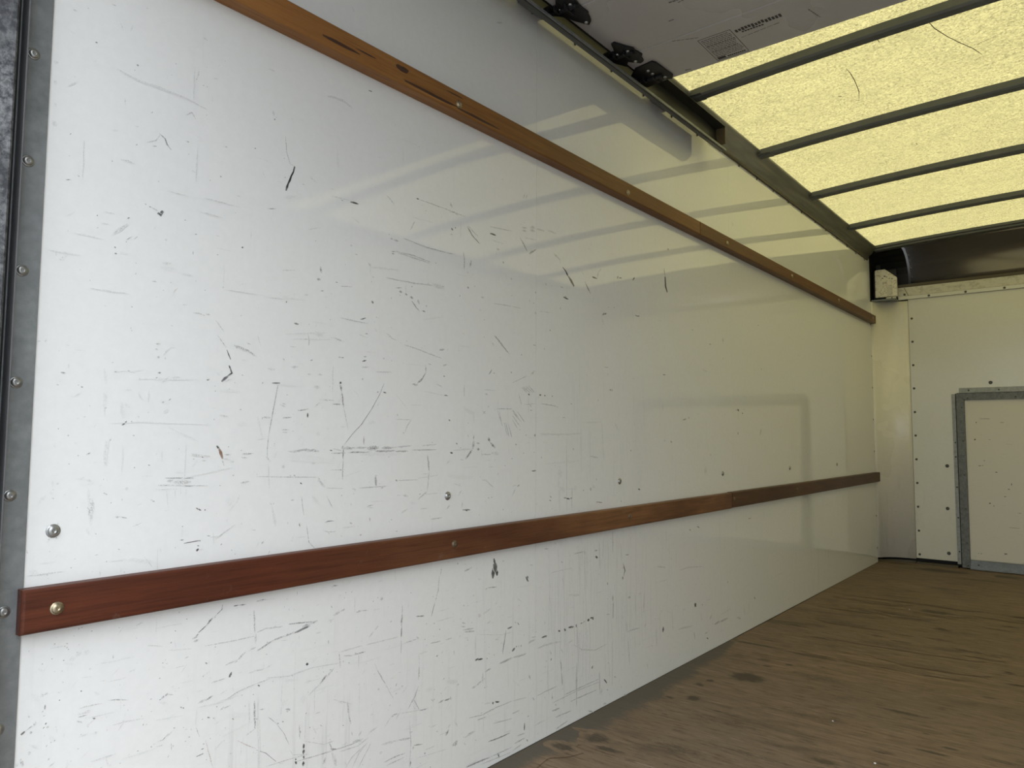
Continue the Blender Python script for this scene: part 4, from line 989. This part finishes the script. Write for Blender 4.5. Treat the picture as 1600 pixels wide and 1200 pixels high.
# ------------------------------------------------------------------ white corner block
blk = empty('corner_block', (5.35, -0.09, 1.742))
tag(blk, 'dirty white corner cover with one cut corner, above the coved corner panel', 'cover')
bm = bmesh.new(); prism(bm, [(-0.024, 1.745), (-0.150, 1.745), (-0.154, 1.750), (-0.153, 1.872), (-0.085, 1.932), (-0.030, 1.932), (-0.023, 1.926), (-0.022, 1.750)], 0, 5.345, 5.375)
bmesh.ops.bevel(bm, geom=[e for e in bm.edges if all(abs(v_.co.x - 5.345) < 1e-5 for v_ in e.verts)], offset=0.003, segments=2, affect='EDGES')
put('cover', bm, 'block_white_dirty', blk)
bm = bmesh.new()
box(bm, 5.3442, 5.3452, -0.128, -0.095, 1.755, 1.812)
box(bm, 5.3438, 5.3453, -0.098, -0.094, 1.755, 1.83)
put('label_plate', bm, 'header_band_dirty', blk)
bm = bmesh.new()
for (y, z, w, h) in ((-0.070, 1.872, 0.014, 0.008), (-0.082, 1.884, 0.016, 0.010), (-0.094, 1.878, 0.010, 0.006), (-0.112, 1.866, 0.012, 0.005), (-0.128, 1.864, 0.015, 0.006), (-0.060, 1.862, 0.006, 0.006)):
    prism(bm, [(y + w / 2 * math.cos(a_) * random.uniform(.6, 1.1), z + h / 2 * math.sin(a_) * random.uniform(.6, 1.1)) for a_ in [i * PI / 4 for i in range(8)]], 0, 5.3443, 5.3452)
put('chipped_paint', bm, 'ink', blk)
put('black_backing', box(bmesh.new(), 5.376, 5.392, -0.148, -0.006, 1.732, 1.93, 0.001), 'black_painted_steel', blk)

# ------------------------------------------------------------------ access door in the front wall
acc = empty('access_door', (5.40, -1.15, 0.0))
tag(acc, 'low white hatch in the front wall framed by riveted galvanised angle', 'hatch')
YL, YR = -0.507, -1.793
G = 'galvanised_steel'
put('door_panel', box(bmesh.new(), 5.398, 5.4075, YR, YL, 0.058, 1.047, 0.001), 'access_panel_white', acc)
put('outer_angle', box(bmesh.new(), 5.403, 5.4075, -0.459, -0.436, 0.022, 1.086, 0.0008), 'galvanised_lit', acc)
put('outer_angle', box(bmesh.new(), 5.403, 5.4075, -1.842, -1.865, 0.022, 1.086, 0.0008), 'galvanised_lit', acc)
put('outer_angle', box(bmesh.new(), 5.4025, 5.4075, -1.83, -0.478, 1.092, 1.124, 0.0008), 'galvanised_lit', acc)
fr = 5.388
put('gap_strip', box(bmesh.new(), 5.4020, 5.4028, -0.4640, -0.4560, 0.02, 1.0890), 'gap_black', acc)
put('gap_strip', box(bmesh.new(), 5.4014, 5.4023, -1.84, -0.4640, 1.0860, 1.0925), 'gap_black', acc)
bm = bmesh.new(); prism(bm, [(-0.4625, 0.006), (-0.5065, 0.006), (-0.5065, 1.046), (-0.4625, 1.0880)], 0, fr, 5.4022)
put('frame_bar', bm, 'galvanised_shaded', acc)
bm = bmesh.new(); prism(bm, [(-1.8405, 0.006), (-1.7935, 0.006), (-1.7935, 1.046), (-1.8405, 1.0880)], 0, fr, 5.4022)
put('frame_bar', bm, 'galvanised_shaded', acc)
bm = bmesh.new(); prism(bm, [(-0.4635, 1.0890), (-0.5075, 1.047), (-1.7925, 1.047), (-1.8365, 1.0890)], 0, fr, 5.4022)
put('frame_bar', bm, 'galvanised_shaded', acc)
put('frame_bar', box(bmesh.new(), 5.384, 5.3975, -1.7925, -0.5075, 0.003, 0.056, 0.001), G, acc)
put('sill_lip', box(bmesh.new(), 5.366, 5.3835, -1.7925, -0.5075, 0.002, 0.010, 0.001), G, acc)
studs('screw', me_screw, [(fr, -0.492, z) for z in (1.0, 0.79, 0.578, 0.368, 0.158)] + [(fr, -0.494, 0.02), (fr, -0.505 - 0.02, 1.058), (fr, -0.775, 1.060), (fr, -1.02, 1.060)], acc, '-x')
studs('screw', me_screw, [(5.403, -0.448, z) for z in (0.78, 0.69, 0.50, 0.31, 0.10)] + [(5.4025, y, 1.108) for y in (-0.53, -0.69, -0.95, -1.2)] + [(5.384, y, 0.03) for y in (-0.55, -0.80, -1.05)], acc, '-x')
# chips and scuffs on the hatch panel, as flat marks on its face
CH = [(-0.612, 0.928, 0.07, 0.003), (-0.70, 0.905, 0.03, 0.003), (-0.565, 0.905, 0.006, 0.012), (-0.555, 0.80, 0.010, 0.014), (-0.632, 0.80, 0.014, 0.004),
      (-0.575, 0.638, 0.022, 0.005), (-0.59, 0.64, 0.01, 0.004), (-0.66, 0.60, 0.018, 0.006), (-0.60, 0.67, 0.010, 0.004), (-0.62, 0.41, 0.012, 0.008), (-0.64, 0.395, 0.005, 0.010),
      (-0.74, 0.27, 0.07, 0.003), (-0.55, 0.10, 0.006, 0.004), (-0.565, 0.10, 0.008, 0.004), (-0.69, 0.11, 0.02, 0.008), (-0.72, 0.50, 0.012, 0.006), (-0.735, 0.53, 0.004, 0.02), (-0.70, 0.455, 0.014, 0.006), (-0.77, 0.36, 0.02, 0.003)]
bm = bmesh.new()
for (y, z, w, h) in CH:
    prism(bm, [(y + w / 2 * math.cos(a_) * random.uniform(.6, 1.1), z + h / 2 * math.sin(a_) * random.uniform(.5, 1.1)) for a_ in [i * PI / 4 for i in range(8)]], 0, 5.3976, 5.3982)
tag(put('panel_chips', bm, 'ink', acc), kind='stuff')

# ------------------------------------------------------------------ dark patches and debris on the plywood
def blob(bm, x, y, rx, ry, h=0.0006, n=18, rot=0.0, z=0.0):
    ph = [random.uniform(0.65, 1.15) for _ in range(n)]
    P = []
    for i in range(n):
        r_ = (ph[i] + ph[(i + 1) % n]) / 2
        a_ = 2 * PI * i / n
        u, v_ = rx * r_ * math.cos(a_), ry * r_ * math.sin(a_)
        P.append((x + u * math.cos(rot) - v_ * math.sin(rot), y + u * math.sin(rot) + v_ * math.cos(rot)))
    prism(bm, P, 2, z - 0.0005, z + h)


fv, ff, fc = [], [], []


def stain(x, y, rx, ry, a=1.0, col=(0.050, 0.038, 0.024), n=16):
    """soft-edged dark patch lying in the floor surface"""
    b0 = len(fv)
    zz = 0.00025 + 0.00001 * (len(fc) % 9)
    ph = [random.uniform(0.8, 1.2) for _ in range(n)]
    fv.append((x, y, zz)); fc.append((*col, a))
    for kr, ka in ((0.55, 0.95), (1.0, 0.55), (1.7, 0.0)):
        for i in range(n):
            t = 2 * PI * i / n
            yy = min(-0.001, y + ry * kr * ph[i] * math.sin(t))
            fv.append((x + rx * kr * ph[i] * math.cos(t), yy, zz)); fc.append((*col, a * ka))
    for i in range(n):
        j = (i + 1) % n
        ff.append((b0, b0 + 1 + i, b0 + 1 + j))
        for q in (0, 1):
            A = b0 + 1 + q * n
            ff.append((A + i, A + n + i, A + n + j, A + j))


for (x, y, rx, ry, a) in [
        (2.47, -0.225, 0.040, 0.050, 1.1), (2.36, -0.145, 0.010, 0.012, 1), (2.30, -0.135, 0.010, 0.014, 1), (2.17, -0.175, 0.020, 0.020, 1), (2.13, -0.115, 0.008, 0.016, .9),
        (3.95, -0.55, 0.035, 0.09, .8), (3.78, -0.42, 0.014, 0.09, .8), (3.74, -0.47, 0.012, 0.06, .9), (3.62, -0.62, 0.010, 0.02, .9), (2.60, -0.60, 0.008, 0.016, .9), (1.96, -0.62, 0.018, 0.035, .7),
        (3.80, -0.26, 0.01, 0.03, .7), (4.35, -0.30, 0.012, 0.04, .7), (2.88, -0.10, 0.010, 0.10, .9), (2.86, -0.32, 0.010, 0.10, .8), (2.70, -0.29, 0.010, 0.012, 1), (2.70, -0.20, 0.012, 0.03, .6),
        (5.20, -0.38, 0.06, 0.16, .8), (5.22, -0.62, 0.05, 0.18, .8), (5.00, -0.62, 0.03, 0.16, .6), (5.33, -0.12, 0.04, 0.10, .6), (2.45, -0.70, 0.012, 0.06, .8), (2.25, -0.85, 0.008, 0.02, .9),  # leading entries darken the floor near the front corner
        (2.0, -0.80, 0.03, 0.04, .5), (1.72, -0.11, 0.03, 0.035, .8), (1.68, -0.17, 0.014, 0.04, .8), (1.62, -0.07, 0.02, 0.03, .8), (1.95, -0.98, 0.008, 0.014, .9), (3.1, -0.9, 0.01, 0.012, .9),
        (2.62, -0.42, 0.03, 0.12, .55), (2.25, -0.52, 0.03, 0.12, .45), (2.05, -0.33, 0.03, 0.13, .45), (3.2, -0.52, 0.03, 0.16, .5), (3.45, -0.3, 0.02, 0.1, .5), (1.88, -0.45, 0.02, 0.12, .45),
        (4.6, -0.5, 0.03, 0.14, .5), (4.0, -0.95, 0.03, 0.14, .5), (3.0, -0.68, 0.02, 0.12, .5), (4.10, -0.42, 0.012, 0.20, .6), (1.80, -0.30, 0.03, 0.09, .5), (2.9, -0.55, 0.015, 0.15, .45)]:
    stain(x, y, rx, ry, a)
random.seed(21)
for i in range(130):      # small scattered gouges with the grain
    stain(random.uniform(1.5, 5.2), -random.uniform(0.05, 1.3), random.uniform(0.003, 0.008), random.uniform(0.010, 0.045), random.uniform(0.45, 0.95), n=8)
# grey strip of old paint along the foot of the wall
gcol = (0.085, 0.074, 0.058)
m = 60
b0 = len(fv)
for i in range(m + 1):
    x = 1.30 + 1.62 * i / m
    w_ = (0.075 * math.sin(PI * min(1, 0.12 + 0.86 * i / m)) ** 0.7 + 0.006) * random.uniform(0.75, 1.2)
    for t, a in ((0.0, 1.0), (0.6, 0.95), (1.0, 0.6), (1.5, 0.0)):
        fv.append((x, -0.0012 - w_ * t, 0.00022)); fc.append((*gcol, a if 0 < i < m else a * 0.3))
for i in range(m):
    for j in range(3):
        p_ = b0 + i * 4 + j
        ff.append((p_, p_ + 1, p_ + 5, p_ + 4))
me = bpy.data.meshes.new('floor_stains')
me.from_pydata(fv, [], ff)
ca = me.color_attributes.new('mark', 'FLOAT_COLOR', 'POINT')
ca.data.foreach_set('color', [c_ for q in fc for c_ in q])
tag(link('floor_stains', me, 'stained_plywood', floor), kind='stuff')
bm = bmesh.new()
for (x, y) in ((3.93, -0.44), (1.93, -0.84), (2.02, -0.79), (2.03, -0.72), (2.25, -0.56), (1.88, -0.60), (1.80, -0.90)):
    blob(bm, x, y, 0.0018, 0.0028, 0.002, 7)
tag(put('floor_crumbs', bm, 'gloss_white_wall', floor), kind='stuff')
